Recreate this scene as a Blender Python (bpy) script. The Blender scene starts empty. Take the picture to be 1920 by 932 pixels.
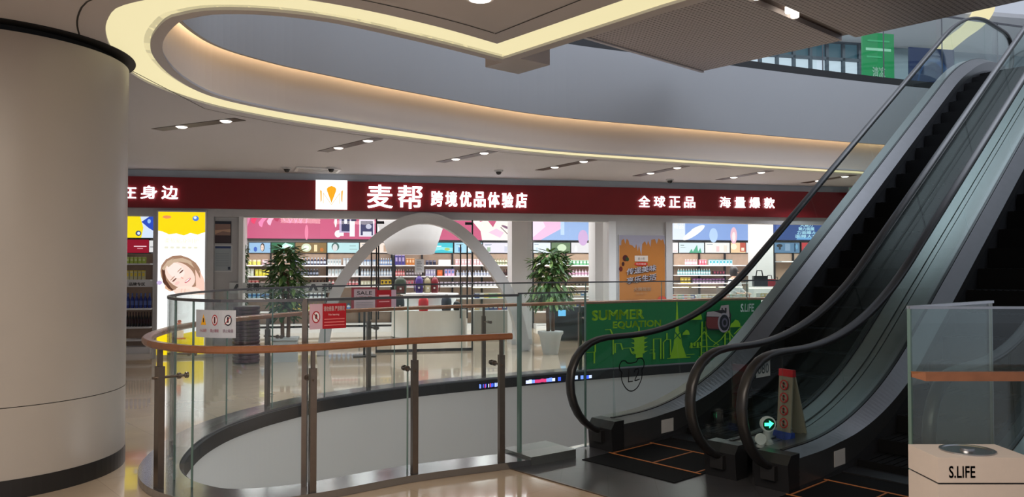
import bpy, math, random
from mathutils import Vector, Matrix
random.seed(7)
sc = bpy.context.scene
COL = sc.collection

# ------------------------------------------------------------------ camera
FPX = 1450.0; EYE = 1.6; PITCH = math.atan(34/1450)
cd = bpy.data.cameras.new('camera'); cam = bpy.data.objects.new('camera', cd); COL.objects.link(cam)
cd.sensor_width = 36; cd.lens = 36*FPX/1920; cd.clip_start = .05; cd.clip_end = 300
cam.location = (0, 0, EYE); cam.rotation_euler = (math.pi/2+PITCH, 0, 0)
sc.camera = cam
sc.view_settings.view_transform = 'Standard'; sc.view_settings.look = 'None'
sc.view_settings.gamma = 1; sc.view_settings.use_curve_mapping = False
sc.view_settings.exposure = 0.0
sc.cycles.transparent_max_bounces = 48
sc.cycles.max_bounces = 10; sc.cycles.diffuse_bounces = 4; sc.cycles.glossy_bounces = 5

# ------------------------------------------------------------------ world and large lights
w = bpy.data.worlds.new('world'); sc.world = w; w.use_nodes = True
bg = w.node_tree.nodes['Background']; bg.inputs[0].default_value = (.62, .68, .8, 1); bg.inputs[1].default_value = .8

def area(name, loc, size, power, color=(1, 1, 1), rot=(0, 0, 0), mtx=None, spread=180):
    l = bpy.data.lights.new(name, 'AREA'); l.shape = 'RECTANGLE'; l.size, l.size_y = size
    l.energy = power; l.color = color; l.spread = math.radians(spread)
    o = bpy.data.objects.new(name, l); COL.objects.link(o)
    m = Matrix.Translation(loc) @ Matrix.Rotation(rot[2], 4, 'Z') @ Matrix.Rotation(rot[1], 4, 'Y') @ Matrix.Rotation(rot[0], 4, 'X')
    o.matrix_world = (mtx @ m) if mtx is not None else m
    return o
SA = math.atan(.217)
MS = Matrix.Translation((0, 14.95, 0)) @ Matrix.Rotation(SA, 4, 'Z')      # storefront frame: x along it, y into the shop
EA = math.atan2(.669, .743)
ME = Matrix.Translation((.82, 6.82, 0)) @ Matrix.Rotation(EA, 4, 'Z')     # escalator frame: x along the run, -y to the right
L_SKY = area('atrium_skylight', (4.5, 10.5, 10.5), (12, 8), 1150, (.80, .87, 1.0))
L_NEAR = area('near_fill_light', (-1.0, 1.0, 3.2), (4, 3), 300, (1, .88, .76))  # added fill light, unseen overhead; brightens the near floor, column and ceiling
for k in range(5):
    area('shop_ceiling_lamp', (-5 + 3.6*k, 2.9, 3.02), (3.2, 2.6), 150, (1, .97, .95), mtx=MS)
area('shelf_niche_lamp', (-9.1, .9, 2.9), (2.0, .8), 14, (1, .97, .93), mtx=MS)
area('void_fill_light', (-.15, 6.75, -.45), (4.2, .25), 36, (1, .95, .9), rot=(math.radians(90), 0, math.atan2(1.0, 1.6)))  # added fill light hidden below the near edge, lifts the far void face
area('upper_shop_lamp', (9, 2.9, 7.6), (12, 2), 110, (.85, .95, 1), mtx=MS)

# ------------------------------------------------------------------ helpers
def pt(px, py, z):
    """floor-plan point under a photograph pixel, for a thing known to be at height z"""
    dx = px-960; c = 466-py
    dy = FPX*math.cos(PITCH)-c*math.sin(PITCH); dz = FPX*math.sin(PITCH)+c*math.cos(PITCH)
    t = (z-EYE)/dz
    return (dx*t, dy*t)
def on_plane(px, py, M, v):
    """(x, z) in frame M on its vertical plane y = v"""
    c = 466-py
    d = Vector((px-960, FPX*math.cos(PITCH)-c*math.sin(PITCH), FPX*math.sin(PITCH)+c*math.cos(PITCH)))
    Mi = M.inverted(); o = Mi @ Vector((0, 0, EYE)); q = Mi.to_3x3() @ d
    t = (v-o.y)/q.y; r = o+q*t
    return (r.x, r.z)
def S(px, py, v): return on_plane(px, py, MS, v)

def new_mat(name):
    m = bpy.data.materials.new(name); m.use_nodes = True; nt = m.node_tree
    return m, nt, nt.nodes['Principled BSDF']
def mat(name, col, rough=.5, metal=0, emit=0, noise=.06, scale=6, spec=.5, ecol=None, bump=0):
    m, nt, b = new_mat(name); N, L = nt.nodes, nt.links
    b.inputs['Roughness'].default_value = rough; b.inputs['Metallic'].default_value = metal
    b.inputs['Specular IOR Level'].default_value = spec
    tc = N.new('ShaderNodeTexCoord'); nz = N.new('ShaderNodeTexNoise'); nz.inputs['Scale'].default_value = scale
    nz.inputs['Detail'].default_value = 3
    L.new(tc.outputs['Object'], nz.inputs['Vector'])
    mx = N.new('ShaderNodeMix'); mx.data_type = 'RGBA'
    lo = [max(0, c*(1-noise)) for c in col]; hi = [min(1, c*(1+noise)) for c in col]
    mx.inputs[6].default_value = (*lo, 1); mx.inputs[7].default_value = (*hi, 1)
    L.new(nz.outputs['Fac'], mx.inputs[0]); L.new(mx.outputs[2], b.inputs['Base Color'])
    if emit:
        b.inputs['Emission Strength'].default_value = emit
        b.inputs['Emission Color'].default_value = (*(ecol or col), 1)
    if bump:
        bp = N.new('ShaderNodeBump'); bp.inputs['Strength'].default_value = bump
        L.new(nz.outputs['Fac'], bp.inputs['Height']); L.new(bp.outputs['Normal'], b.inputs['Normal'])
    return m
def lit(name, col, e=1.0):
    return mat(name, tuple(c*.12 for c in col), .5, 0, e, ecol=col, noise=.03)
def glass(name, tint=(.94, .975, .96), base=.04, k=.75, rough=.01, power=4):
    m = bpy.data.materials.new(name); m.use_nodes = True; nt = m.node_tree; N, L = nt.nodes, nt.links
    N.remove(N['Principled BSDF']); out = N['Material Output']
    t = N.new('ShaderNodeBsdfTransparent'); t.inputs[0].default_value = (*tint, 1)
    g = N.new('ShaderNodeBsdfGlossy'); g.inputs['Roughness'].default_value = rough
    lw = N.new('ShaderNodeLayerWeight'); lw.inputs[0].default_value = .5
    p = N.new('ShaderNodeMath'); p.operation = 'POWER'; p.inputs[1].default_value = power
    ma = N.new('ShaderNodeMath'); ma.operation = 'MULTIPLY_ADD'; ma.inputs[1].default_value = k; ma.inputs[2].default_value = base
    mx = N.new('ShaderNodeMixShader')
    L.new(lw.outputs['Facing'], p.inputs[0]); L.new(p.outputs[0], ma.inputs[0]); L.new(ma.outputs[0], mx.inputs[0])
    L.new(t.outputs[0], mx.inputs[1]); L.new(g.outputs[0], mx.inputs[2]); L.new(mx.outputs[0], out.inputs[0])
    return m

M = {}
M['white_paint'] = mat('white_paint', (.62, .61, .60), .6, noise=.02)
M['void_face'] = mat('void_face', (.50, .50, .50), .6, noise=.03, scale=1.5)
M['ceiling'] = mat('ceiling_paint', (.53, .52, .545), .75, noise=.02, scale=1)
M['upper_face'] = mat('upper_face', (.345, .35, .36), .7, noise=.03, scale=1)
M['cove'] = mat('cove_paint', (.50, .46, .43), .6, noise=.02)
M['strip'] = lit('light_strip_diffuser', (.86, .76, .44), .98)
M['led'] = lit('cove_led', (1, .68, .38), 17)
M['dark'] = mat('dark_gap', (.012, .012, .013), .6)
M['black'] = mat('black_rubber', (.014, .013, .013), .38, spec=.5)
M['black_metal'] = mat('black_metal', (.02, .02, .022), .35, .3)
M['steel'] = mat('brushed_steel', (.42, .42, .43), .28, 1, noise=.1, scale=30)
M['steel_dark'] = mat('bronze_steel', (.20, .165, .14), .32, .9, noise=.12, scale=20)
M['plinth'] = mat('plinth_steel', (.34, .34, .36), .16, .9, noise=.1)
M['trim_silver'] = mat('trim_silver', (.50, .56, .62), .3)
M['steel_pale'] = mat('pale_steel', (.30, .31, .30), .33, .85, noise=.08, scale=12)
M['deck'] = mat('deck_steel', (.19, .19, .195), .34, .85, noise=.08, scale=12)
M['skirt'] = mat('skirt_steel', (.13, .13, .14), .4, .8, noise=.15, scale=25)
M['step'] = mat('step_black', (.0035, .0035, .004), .8, spec=.15)
M['wood'] = mat('varnished_wood', (.24, .095, .042), .25, noise=.25, scale=14)
M['glass'] = glass('balustrade_glass', (.965, .985, .978), .022, .55)
M['glass_edge'] = mat('glass_edge', (.10, .17, .15), .15, spec=.8)
M['esc_glass'] = glass('escalator_glass', (.90, .95, .94), .03, .5)
M['fin_glass'] = glass('barrier_glass', (.86, .92, .90), .05, .6)
M['shop_glass'] = glass('shop_glass', (.98, .99, .99), .02, .4)
M['fin_edge'] = mat('column_enamel', (.40, .365, .33), .36, noise=.02, spec=.55)
M['red_board'] = mat('red_fascia', (.20, .008, .012), .35, noise=.1, scale=2, spec=.4)
M['white_lit'] = lit('white_lit', (.93, .95, 1), 4)
M['grey_frame'] = mat('grey_frame', (.50, .50, .51), .45, .1)
M['pillar_white'] = mat('pillar_white', (.66, .67, .68), .45, noise=.02)
M['wall_wood'] = mat('wall_wood', (.42, .30, .22), .5, noise=.15, scale=8)
M['shelf_white'] = mat('shelf_white', (.80, .80, .82), .4)
M['leaf'] = mat('leaf_green', (.05, .12, .03), .45, noise=.5, scale=20)
M['leaf_light'] = mat('leaf_light', (.16, .26, .07), .45, noise=.3, scale=20)
M['stem'] = mat('stem_brown', (.14, .08, .05), .7, noise=.3)
M['pot_grey'] = mat('pot_grey', (.42, .44, .44), .5)
M['soil'] = mat('soil', (.04, .03, .02), .9, noise=.4, scale=40)
M['skin'] = mat('skin', (.62, .38, .27), .5); M['hair'] = mat('hair', (.015, .012, .012), .5)
M['white'] = mat('white_plastic', (.78, .78, .78), .4)
M['red'] = mat('red_plastic', (.55, .02, .03), .45); M['blue'] = mat('blue_plastic', (.02, .05, .30), .4)
M['orange_line'] = mat('orange_line', (.40, .14, .04), .5)
M['bin_white'] = mat('bin_stone', (.50, .44, .40), .45, noise=.04, scale=30)
M['ink'] = mat('black_ink', (.01, .01, .012), .5)
_c = {}
def cm(r, g, b, rough=.45):
    k = ('c', round(r, 3), round(g, 3), round(b, 3))
    if k not in _c: _c[k] = mat('paint_%d_%d_%d' % (r*100, g*100, b*100), (r, g, b), rough, noise=.05)
    return _c[k]
def lm(r, g, b, e=1.0):
    k = ('l', round(r, 3), round(g, 3), round(b, 3), e)
    if k not in _c: _c[k] = lit('lit_%d_%d_%d' % (r*100, g*100, b*100), (r, g, b), e)
    return _c[k]
def lm8(r, g, b, e=1.0):
    return lm(*[((x/255)**2.2) for x in (r, g, b)], e)
def c8(r, g, b, rough=.45): return cm(*[((x/255)**2.2) for x in (r, g, b)], rough)

def tile_mat(name, c1, c2, grout, size, rough, rot, spec=.5, coat=0):
    m, nt, b = new_mat(name); N, L = nt.nodes, nt.links
    tc = N.new('ShaderNodeTexCoord'); mp = N.new('ShaderNodeMapping'); mp.inputs['Rotation'].default_value = (0, 0, rot)
    br = N.new('ShaderNodeTexBrick'); br.offset = 0; br.inputs['Scale'].default_value = 1
    br.inputs['Brick Width'].default_value = size; br.inputs['Row Height'].default_value = size
    br.inputs['Mortar Size'].default_value = .003; br.inputs['Color1'].default_value = (*c1, 1)
    br.inputs['Color2'].default_value = (*c2, 1); br.inputs['Mortar'].default_value = (*grout, 1)
    L.new(tc.outputs['Object'], mp.inputs[0]); L.new(mp.outputs[0], br.inputs['Vector'])
    nz = N.new('ShaderNodeTexNoise'); nz.inputs['Scale'].default_value = 3; nz.inputs['Detail'].default_value = 6
    L.new(tc.outputs['Object'], nz.inputs['Vector'])
    mx = N.new('ShaderNodeMix'); mx.data_type = 'RGBA'; mx.blend_type = 'MULTIPLY'; mx.inputs[0].default_value = .25
    L.new(br.outputs['Color'], mx.inputs[6]); L.new(nz.outputs['Fac'], mx.inputs[7]); L.new(mx.outputs[2], b.inputs['Base Color'])
    b.inputs['Roughness'].default_value = rough; b.inputs['Specular IOR Level'].default_value = spec
    b.inputs['Coat Weight'].default_value = coat; b.inputs['Coat Roughness'].default_value = .03
    return m
M['floor'] = tile_mat('polished_floor_tile', (.62, .485, .35), (.58, .455, .33), (.50, .39, .28), .8, .10, -EA, .7, .5)
M['plate'] = tile_mat('dark_landing_plate', (.055, .055, .06), (.05, .05, .055), (.02, .02, .02), .35, .28, -EA, .6)
def perforated():
    m, nt, b = new_mat('perforated_panel'); N, L = nt.nodes, nt.links
    tc = N.new('ShaderNodeTexCoord'); sp = N.new('ShaderNodeVectorMath'); sp.operation = 'SCALE'; sp.inputs['Scale'].default_value = 17
    fr = N.new('ShaderNodeVectorMath'); fr.operation = 'FRACTION'; sb = N.new('ShaderNodeVectorMath'); sb.operation = 'SUBTRACT'
    sb.inputs[1].default_value = (.5, .5, 0); ml = N.new('ShaderNodeVectorMath'); ml.operation = 'MULTIPLY'; ml.inputs[1].default_value = (1, 1, 0)
    ln = N.new('ShaderNodeVectorMath'); ln.operation = 'LENGTH'; lt = N.new('ShaderNodeMath'); lt.operation = 'LESS_THAN'; lt.inputs[1].default_value = .27
    mx = N.new('ShaderNodeMix'); mx.data_type = 'RGBA'; mx.inputs[6].default_value = (.44, .39, .385, 1); mx.inputs[7].default_value = (.17, .145, .145, 1)
    L.new(tc.outputs['Object'], sp.inputs[0]); L.new(sp.outputs[0], fr.inputs[0]); L.new(fr.outputs[0], sb.inputs[0]); L.new(sb.outputs[0], ml.inputs[0])
    L.new(ml.outputs[0], ln.inputs[0]); L.new(ln.outputs['Value'], lt.inputs[0]); L.new(lt.outputs[0], mx.inputs[0]); L.new(mx.outputs[2], b.inputs['Base Color'])
    b.inputs['Roughness'].default_value = .55; b.inputs['Metallic'].default_value = .2
    return m
M['perforated'] = perforated()

class MB:
    """collects verts and faces, with a material per face"""
    def __init__(s, m=None): s.v = []; s.f = []; s.mi = []; s.mats = []; s.m = m; s.sm = []; s.smooth = False
    def _idx(s):
        if s.m not in s.mats: s.mats.append(s.m)
        return s.mats.index(s.m)
    def add(s, vs, fs, m=None, T=None):
        if m is not None: s.m = m
        n = len(s.v); s.v += [tuple(T @ Vector(p)) if T is not None else tuple(p) for p in vs]
        i = s._idx()
        for f in fs: s.f.append([n+q for q in f]); s.mi.append(i); s.sm.append(s.smooth)
        return s
    def box(s, a, b, m=None, T=None):
        x0, y0, z0 = a; x1, y1, z1 = b
        if x0 > x1: x0, x1 = x1, x0
        if y0 > y1: y0, y1 = y1, y0
        if z0 > z1: z0, z1 = z1, z0
        vs = [(x0, y0, z0), (x1, y0, z0), (x1, y1, z0), (x0, y1, z0), (x0, y0, z1), (x1, y0, z1), (x1, y1, z1), (x0, y1, z1)]
        return s.add(vs, [(0, 3, 2, 1), (4, 5, 6, 7), (0, 1, 5, 4), (1, 2, 6, 5), (2, 3, 7, 6), (3, 0, 4, 7)], m, T)
    def prism(s, poly, z0, z1, m=None, T=None):
        n = len(poly); vs = [(x, y, z0) for x, y in poly]+[(x, y, z1) for x, y in poly]
        fs = [tuple(range(n))[::-1], tuple(range(n, 2*n))]+[(i, (i+1) % n, n+(i+1) % n, n+i) for i in range(n)]
        return s.add(vs, fs, m, T)
    def xz(s, poly, y0, y1, m=None, T=None):       # polygon in the x-z plane, extruded in y
        n = len(poly); vs = [(x, y0, z) for x, z in poly]+[(x, y1, z) for x, z in poly]
        fs = [tuple(range(n)), tuple(range(n, 2*n))[::-1]]+[(i, n+i, n+(i+1) % n, (i+1) % n) for i in range(n)]
        return s.add(vs, fs, m, T)
    def tube(s, pts, r, seg=10, m=None, T=None, cap=True, closed=False):
        pts = [Vector(p) for p in pts]; n = len(pts); vs = []; fs = []
        up = None
        for i, p in enumerate(pts):
            a = pts[max(0, i-1)] if not closed else pts[i-1]; b = pts[min(n-1, i+1)] if not closed else pts[(i+1) % n]
            t = (b-a).normalized()
            if up is None: up = Vector((0, 0, 1)) if abs(t.z) < .9 else Vector((1, 0, 0))
            x = t.cross(up).normalized(); up = x.cross(t).normalized()
            rr = r[i] if isinstance(r, (list, tuple)) else r
            for k in range(seg):
                a_ = 2*math.pi*k/seg; vs.append(p+x*math.cos(a_)*rr+up*math.sin(a_)*rr)
        for i in range(n if closed else n-1):
            j = (i+1) % n
            for k in range(seg):
                k2 = (k+1) % seg; fs.append((i*seg+k, i*seg+k2, j*seg+k2, j*seg+k))
        if cap and not closed: fs += [tuple(range(seg))[::-1], tuple(range((n-1)*seg, n*seg))]
        return s.add(vs, fs, m, T)
    def lathe(s, prof, c=(0, 0, 0), seg=20, m=None, T=None):
        vs = []; fs = []; n = len(prof)
        for r, z in prof:
            for k in range(seg):
                a = 2*math.pi*k/seg; vs.append((c[0]+r*math.cos(a), c[1]+r*math.sin(a), c[2]+z))
        for i in range(n-1):
            for k in range(seg):
                k2 = (k+1) % seg; fs.append((i*seg+k, i*seg+k2, (i+1)*seg+k2, (i+1)*seg+k))
        s.add(vs, fs, m, T); sm = s.smooth; s.smooth = False
        s.add(vs[:seg]+vs[-seg:], [tuple(range(seg))[::-1], tuple(range(seg, 2*seg))], None, T); s.smooth = sm
        return s
    def sweep(s, path, prof, m=None, closed=False, frames=None, T=None):
        """path: list of (x,y,z); prof: closed list of (side, up); side = outward = left of travel"""
        n = len(path); k = len(prof); vs = []; fs = []
        for i, p in enumerate(path):
            a = path[i-1] if (i > 0 or closed) else path[i]; b = path[(i+1) % n] if (i < n-1 or closed) else path[i]
            t = Vector((b[0]-a[0], b[1]-a[1], 0)).normalized(); o = Vector((-t.y, t.x, 0))
            for q in prof: vs.append((p[0]+o.x*q[0], p[1]+o.y*q[0], p[2]+q[1]))
        for i in range(n if closed else n-1):
            j = (i+1) % n
            for a in range(k):
                b = (a+1) % k; fs.append((i*k+a, j*k+a, j*k+b, i*k+b))
        if not closed: fs += [tuple(range(k)), tuple(range((n-1)*k, n*k))[::-1]]
        return s.add(vs, fs, m, T)
    def build(s, name, parent=None, mtx=None, m=None):
        me = bpy.data.meshes.new(name); me.from_pydata([tuple(p) for p in s.v], [], s.f)
        for q in s.mats: me.materials.append(q)
        me.polygons.foreach_set('material_index', s.mi); me.polygons.foreach_set('use_smooth', s.sm); me.update()
        o = bpy.data.objects.new(name, me); COL.objects.link(o)
        if parent is not None: o.parent = parent
        if mtx is not None: o.matrix_local = mtx
        return o

def tag(o, label=None, cat=None, group=None, kind=None):
    if label: o['label'] = label
    if cat: o['category'] = cat
    if group: o['group'] = group
    if kind: o['kind'] = kind
    return o
def thing(name, label, cat, mtx=None, group=None):
    o = bpy.data.objects.new(name, None); COL.objects.link(o); o.empty_display_size = .1
    if mtx is not None: o.matrix_world = mtx
    return tag(o, label, cat, group)
def struct(name, mb, mtx=None):
    return tag(mb.build(name, mtx=mtx), kind='structure')
def Tr(x, y, z=0, rz=0): return Matrix.Translation((x, y, z)) @ Matrix.Rotation(rz, 4, 'Z')
def copy_tree(o, parent=None):
    c = o.copy(); COL.objects.link(c); c.parent = parent
    for ch in list(o.children): copy_tree(ch, c)
    return c

_tx = {}
def text_geo(body, bold=0.0):
    """outline text scaled to the unit square; bold lays shifted copies over each other"""
    if bold:
        vs, fs = text_geo(body); n = len(vs); V_, F_ = [], []; b = bold/max(1, len(body))
        for dx, dy in ((-1, -1), (-1, 1), (1, -1), (1, 1), (-1, 0), (1, 0), (0, 0)):
            m = len(V_); V_ += [(x*(1-2*b)+b+dx*b, y*(1-2*bold*.7)+bold*.7+dy*bold*.7) for x, y in vs]; F_ += [tuple(m+q for q in f) for f in fs]
        return V_, F_
    k = (body, bold)
    if k in _tx: return _tx[k]
    c = bpy.data.curves.new('t', 'FONT'); c.body = body; c.size = 1; c.offset = bold; c.resolution_u = 3; c.fill_mode = 'FRONT'
    o = bpy.data.objects.new('t', c); COL.objects.link(o); bpy.context.view_layer.update()
    dg = bpy.context.evaluated_depsgraph_get(); me = bpy.data.meshes.new_from_object(o.evaluated_get(dg))
    vs = [(v.co.x, v.co.y) for v in me.vertices]; fs = [tuple(p.vertices) for p in me.polygons]
    COL.objects.unlink(o); bpy.data.objects.remove(o); bpy.data.curves.remove(c); bpy.data.meshes.remove(me)
    if vs:
        x0 = min(v[0] for v in vs); x1 = max(v[0] for v in vs); y0 = min(v[1] for v in vs); y1 = max(v[1] for v in vs)
        vs = [((x-x0)/max(1e-6, x1-x0), (y-y0)/max(1e-6, y1-y0)) for x, y in vs]
    _tx[k] = (vs, fs); return _tx[k]

class Art:
    """flat pictures on a real panel: layers of thin coloured shapes, mapped by fn(x, y, depth) -> local point"""
    def __init__(s, mb, fn, step=.0015): s.mb = mb; s.fn = fn; s.d = 0; s.step = step
    def poly(s, pts, m):
        s.d += s.step; s.mb.add([s.fn(x, y, s.d) for x, y in pts], [tuple(range(len(pts)))], m); return s
    def rect(s, x0, y0, x1, y1, m): return s.poly([(x0, y0), (x1, y0), (x1, y1), (x0, y1)], m)
    def ell(s, x, y, rx, ry, m, a=0, n=18, a0=0, a1=2*math.pi):
        ps = []
        for k in range(n):
            t = a0+(a1-a0)*k/(n if a1-a0 > 6.2 else n-1); u, v = rx*math.cos(t), ry*math.sin(t)
            ps.append((x+u*math.cos(a)-v*math.sin(a), y+u*math.sin(a)+v*math.cos(a)))
        return s.poly(ps, m)
    def line(s, pts, wd, m, closed=False):
        s.d += s.step; n = len(pts)
        for i in range(n if closed else n-1):
            (ax, ay), (bx, by) = pts[i], pts[(i+1) % n]; L = math.hypot(bx-ax, by-ay) or 1
            ux, uy = (bx-ax)/L*wd/2, (by-ay)/L*wd/2
            ax -= ux; ay -= uy; bx += ux; by += uy
            s.mb.add([s.fn(x, y, s.d) for x, y in [(ax-uy, ay+ux), (ax+uy, ay-ux), (bx+uy, by-ux), (bx-uy, by+ux)]], [(0, 1, 2, 3)], m)
        return s
    def text(s, body, x0, y0, x1, y1, m, bold=0.0, slant=0, rise=0):
        s.d += s.step; vs, fs = text_geo(body, bold)
        s.mb.add([s.fn(x0+(x1-x0)*u+slant*v, y0+(y1-y0)*v+rise*u, s.d) for u, v in vs], fs, m); return s
def plane_fn(x0, z0, y, sx=1, sz=1):
    """picture facing -y"""
    return lambda x, z, d: (x0+x*sx, y-d, z0+z*sz)

# ------------------------------------------------------------------ plan curves
def spline(P, n=8, closed=False):
    out = []; N_ = len(P)
    for i in range(N_ if closed else N_-1):
        p0 = P[i-1] if (i > 0 or closed) else P[0]; p1 = P[i]; p2 = P[(i+1) % N_]; p3 = P[(i+2) % N_] if (i+2 < N_ or closed) else P[-1]
        for k in range(n):
            t = k/n
            out.append(tuple(.5*((2*p1[j])+(-p0[j]+p2[j])*t+(2*p0[j]-5*p1[j]+4*p2[j]-p3[j])*t*t+(-p0[j]+3*p1[j]-3*p2[j]+p3[j])*t**3) for j in range(len(p1))))
    if not closed: out.append(tuple(P[-1]))
    return out
def resample(P, n):
    d = [0]
    for a, b in zip(P, P[1:]): d.append(d[-1]+math.dist(a, b))
    out = []; j = 0
    for k in range(n):
        t = d[-1]*k/(n-1)
        while j < len(d)-2 and d[j+1] < t: j += 1
        f = (t-d[j])/max(1e-9, d[j+1]-d[j]); out.append(tuple(P[j][q]+(P[j+1][q]-P[j][q])*f for q in range(len(P[0]))))
    return out
def offset(P, d):                # + = to the left of travel; our ring runs clockwise seen from above, so left = outward
    out = []
    for i in range(len(P)):
        a = P[max(0, i-1)]; b = P[min(len(P)-1, i+1)]; t = Vector((b[0]-a[0], b[1]-a[1])).normalized()
        out.append((P[i][0]-t.y*d, P[i][1]+t.x*d))
    return out
_G = [(.06, 6.40), (-.80, 5.96), (-1.455, 5.475), (-1.87, 5.33), (-2.14, 5.39), (-2.46, 5.66), (-2.70, 6.09), (-2.85, 6.7), (-2.90, 7.27),
      (-2.85, 7.83), (-2.66, 8.49), (-2.23, 9.30), (-1.37, 10.18), (-.30, 10.92), (1.12, 11.75), (2.9, 12.65), (4.1, 13.2), (6.5, 14.1), (9, 14.9), (12, 15.7)]
G = resample(spline(_G), 260)
K = (.06, 6.40)
def at_px(P, px, near):
    """index (float point) where the ray of a photograph column crosses curve P"""
    k = (px-960)/FPX; best = []
    for i in range(len(P)-1):
        f0 = P[i][0]-k*P[i][1]; f1 = P[i+1][0]-k*P[i+1][1]
        if f0*f1 <= 0 and f0 != f1:
            t = f0/(f0-f1); best.append((P[i][1]+(P[i+1][1]-P[i][1])*t, i+t))
    best.sort(); return (best[0] if near else best[-1])[1]
def lerp(P, i):
    a = int(min(i, len(P)-2)); t = i-a
    return (P[a][0]+(P[a+1][0]-P[a][0])*t, P[a][1]+(P[a+1][1]-P[a][1])*t)
def seg(P, i0, i1):
    """part of the curve between two float indices"""
    out = [lerp(P, i0)]+[P[k] for k in range(int(i0)+1, int(math.ceil(i1)))]+[lerp(P, i1)]
    return [p for q, p in enumerate(out) if q == 0 or math.dist(p, out[q-1]) > 1e-4]
import bmesh
def sheet_with_hole(outer, holes, z, m, flip=False):
    bm = bmesh.new(); es = []
    for loop in [outer]+holes:
        vs = [bm.verts.new((x, y, z)) for x, y in loop]
        for i in range(len(vs)): es.append(bm.edges.new((vs[i], vs[(i+1) % len(vs)])))
    bmesh.ops.triangle_fill(bm, use_beauty=True, use_dissolve=False, edges=es, normal=(0, 0, -1 if flip else 1))
    bm.verts.index_update(); mb = MB(m)
    mb.add([v.co[:] for v in bm.verts], [tuple(v.index for v in f.verts) for f in bm.faces], m); bm.free(); return mb
# ================================================================== SETTING
def E2(s, w): return (.82+.743*s+.669*w, 6.82+.669*s-.743*w)
lip = offset(G, -.10)
hole = lip+[E2(16, 6.5), E2(1.6, 6.5), E2(1.6, -.21)]
# plan outline of the void; travelling K -> left end -> far side -> round the escalators
struct('floor', sheet_with_hole([(-34, -14), (34, -14), (34, 34), (-34, 34)], [hole], 0, M['floor']))
mb = MB(M['void_face'])
hl = hole+[hole[0]]
for a, b in zip(hl, hl[1:]):
    mb.add([(*a, 0), (*b, 0), (*b, -5.2), (*a, -5.2)], [(0, 1, 2, 3)])
struct('wall_void', mb)
struct('floor', MB(M['floor']).box((-12, 2, -5.3), (24, 26, -5.2)))
mb = MB(M['dark']); mb.sweep([(*p, 0) for p in offset(G, -.075)], [(-.045, -.10), (0, -.10), (0, .03), (-.045, .03)])
struct('trim_1', mb)

CZ = 3.3
_O = [(-.114, 5.861), (-.52, 5.45), (-.988, 5.077), (-1.36, 4.87), (-1.75, 4.78), (-2.143, 4.82), (-2.533, 4.994), (-2.732, 5.208), (-2.945, 5.565), (-3.149, 6.05),
      (-3.34, 6.7), (-3.36, 7.344), (-3.164, 8.154), (-2.784, 8.78), (-2.301, 9.36), (-1.4, 10.2), (.319, 11.539), (2.405, 12.55), (6.723, 14.35), (12, 16.2)]
_I = [(-.079, 6.3), (-.55, 5.84), (-1.051, 5.405), (-1.294, 5.24), (-1.636, 5.11), (-1.992, 5.09), (-2.243, 5.19), (-2.41, 5.322), (-2.709, 5.763), (-2.921, 6.284),
      (-3.05, 7.0), (-2.995, 7.716), (-2.634, 8.36), (-2.179, 8.88), (-1.339, 9.74), (.309, 11.171), (2.334, 12.15), (6.496, 13.9), (12, 15.8)]
CO = resample(spline(_O), 220); CI = resample(spline(_I), 220)
CL = offset(CI, -.085); CL[0] = (-.06, 6.43)
legO = [(4.0, 1.2), (.711, 4.893)]; legI = [(4.3, 1.45), (.981, 5.041)]; legL = [(4.38, 1.52), (1.06, 5.11)]
closeP = [(16, 15), (15, 4)]
loopO = legO+CO+closeP
mb = sheet_with_hole([(-34, -14), (34, -14), (34, 34), (-34, 34)], [loopO], CZ, M['ceiling'], True)
mb.add([(-34, -14, CZ+.35), (34, -14, CZ+.35), (34, -14, CZ), (-34, -14, CZ)], [(0, 1, 2, 3)])
struct('ceiling', mb)
A_ = legO+CO; B_ = resample(legI, 2)+CI; C_ = legL+CL
def ribbon(P, Q, z0, z1, m, mb=None):
    mb = mb or MB(m); n = len(P)
    vs = [(*p, z0) for p in P]+[(*q, z1) for q in Q]
    mb.add(vs, [(i, i+1, n+i+1, n+i) for i in range(n-1)], m); return mb
mb = ribbon(A_, B_, CZ+.02, CZ+.02, M['strip'])
ribbon(A_, A_, CZ, CZ+.021, M['ceiling'], mb); ribbon(B_, B_, CZ, CZ+.021, M['ceiling'], mb)
st = mb.build('cove_light_strip')
tag(st, 'pale yellow luminous strip curving along the edge of the ceiling opening', 'light strip')
mb = ribbon(B_, C_, CZ, CZ, M['ceiling'])
ribbon(C_, C_, CZ, CZ+.02, M['ceiling'], mb)
BND = legL[:1]+[(1.12, 5.02)]+[(p[0], p[1]) for p in offset(CL, .13)]
ribbon(C_, BND, CZ+.02, CZ+.02, M['ceiling'], mb)
struct('trim_2', mb)
mb = ribbon(BND, BND, CZ+.02, 4.1, M['cove']); struct('wall_cove', mb)
UP = 5.0
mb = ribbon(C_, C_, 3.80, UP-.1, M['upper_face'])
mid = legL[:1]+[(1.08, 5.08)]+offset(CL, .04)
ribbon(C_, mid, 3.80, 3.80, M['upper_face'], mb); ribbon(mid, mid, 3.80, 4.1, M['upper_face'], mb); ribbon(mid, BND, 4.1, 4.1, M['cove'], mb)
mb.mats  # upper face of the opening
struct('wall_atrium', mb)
mb = MB(); ld0 = offset(CL, .06); ld1 = offset(CL, .11)
ribbon(ld0[:], ld1[:], 3.94, 3.94, M['led'], mb)
tag(mb.build('cove_led_ribbon'), 'warm hidden light ribbon in the cove behind the curved atrium face', 'cove light')
mb = MB(M['dark']); ribbon(C_, C_, UP-.1, UP+.02, M['dark'], mb); ribbon(C_, [(p[0], p[1]) for p in legL]+offset(CL, .3), UP+.02, UP+.02, M['dark'], mb)
struct('trim_3', mb)
uf = legL+offset(CL, .25)
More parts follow.
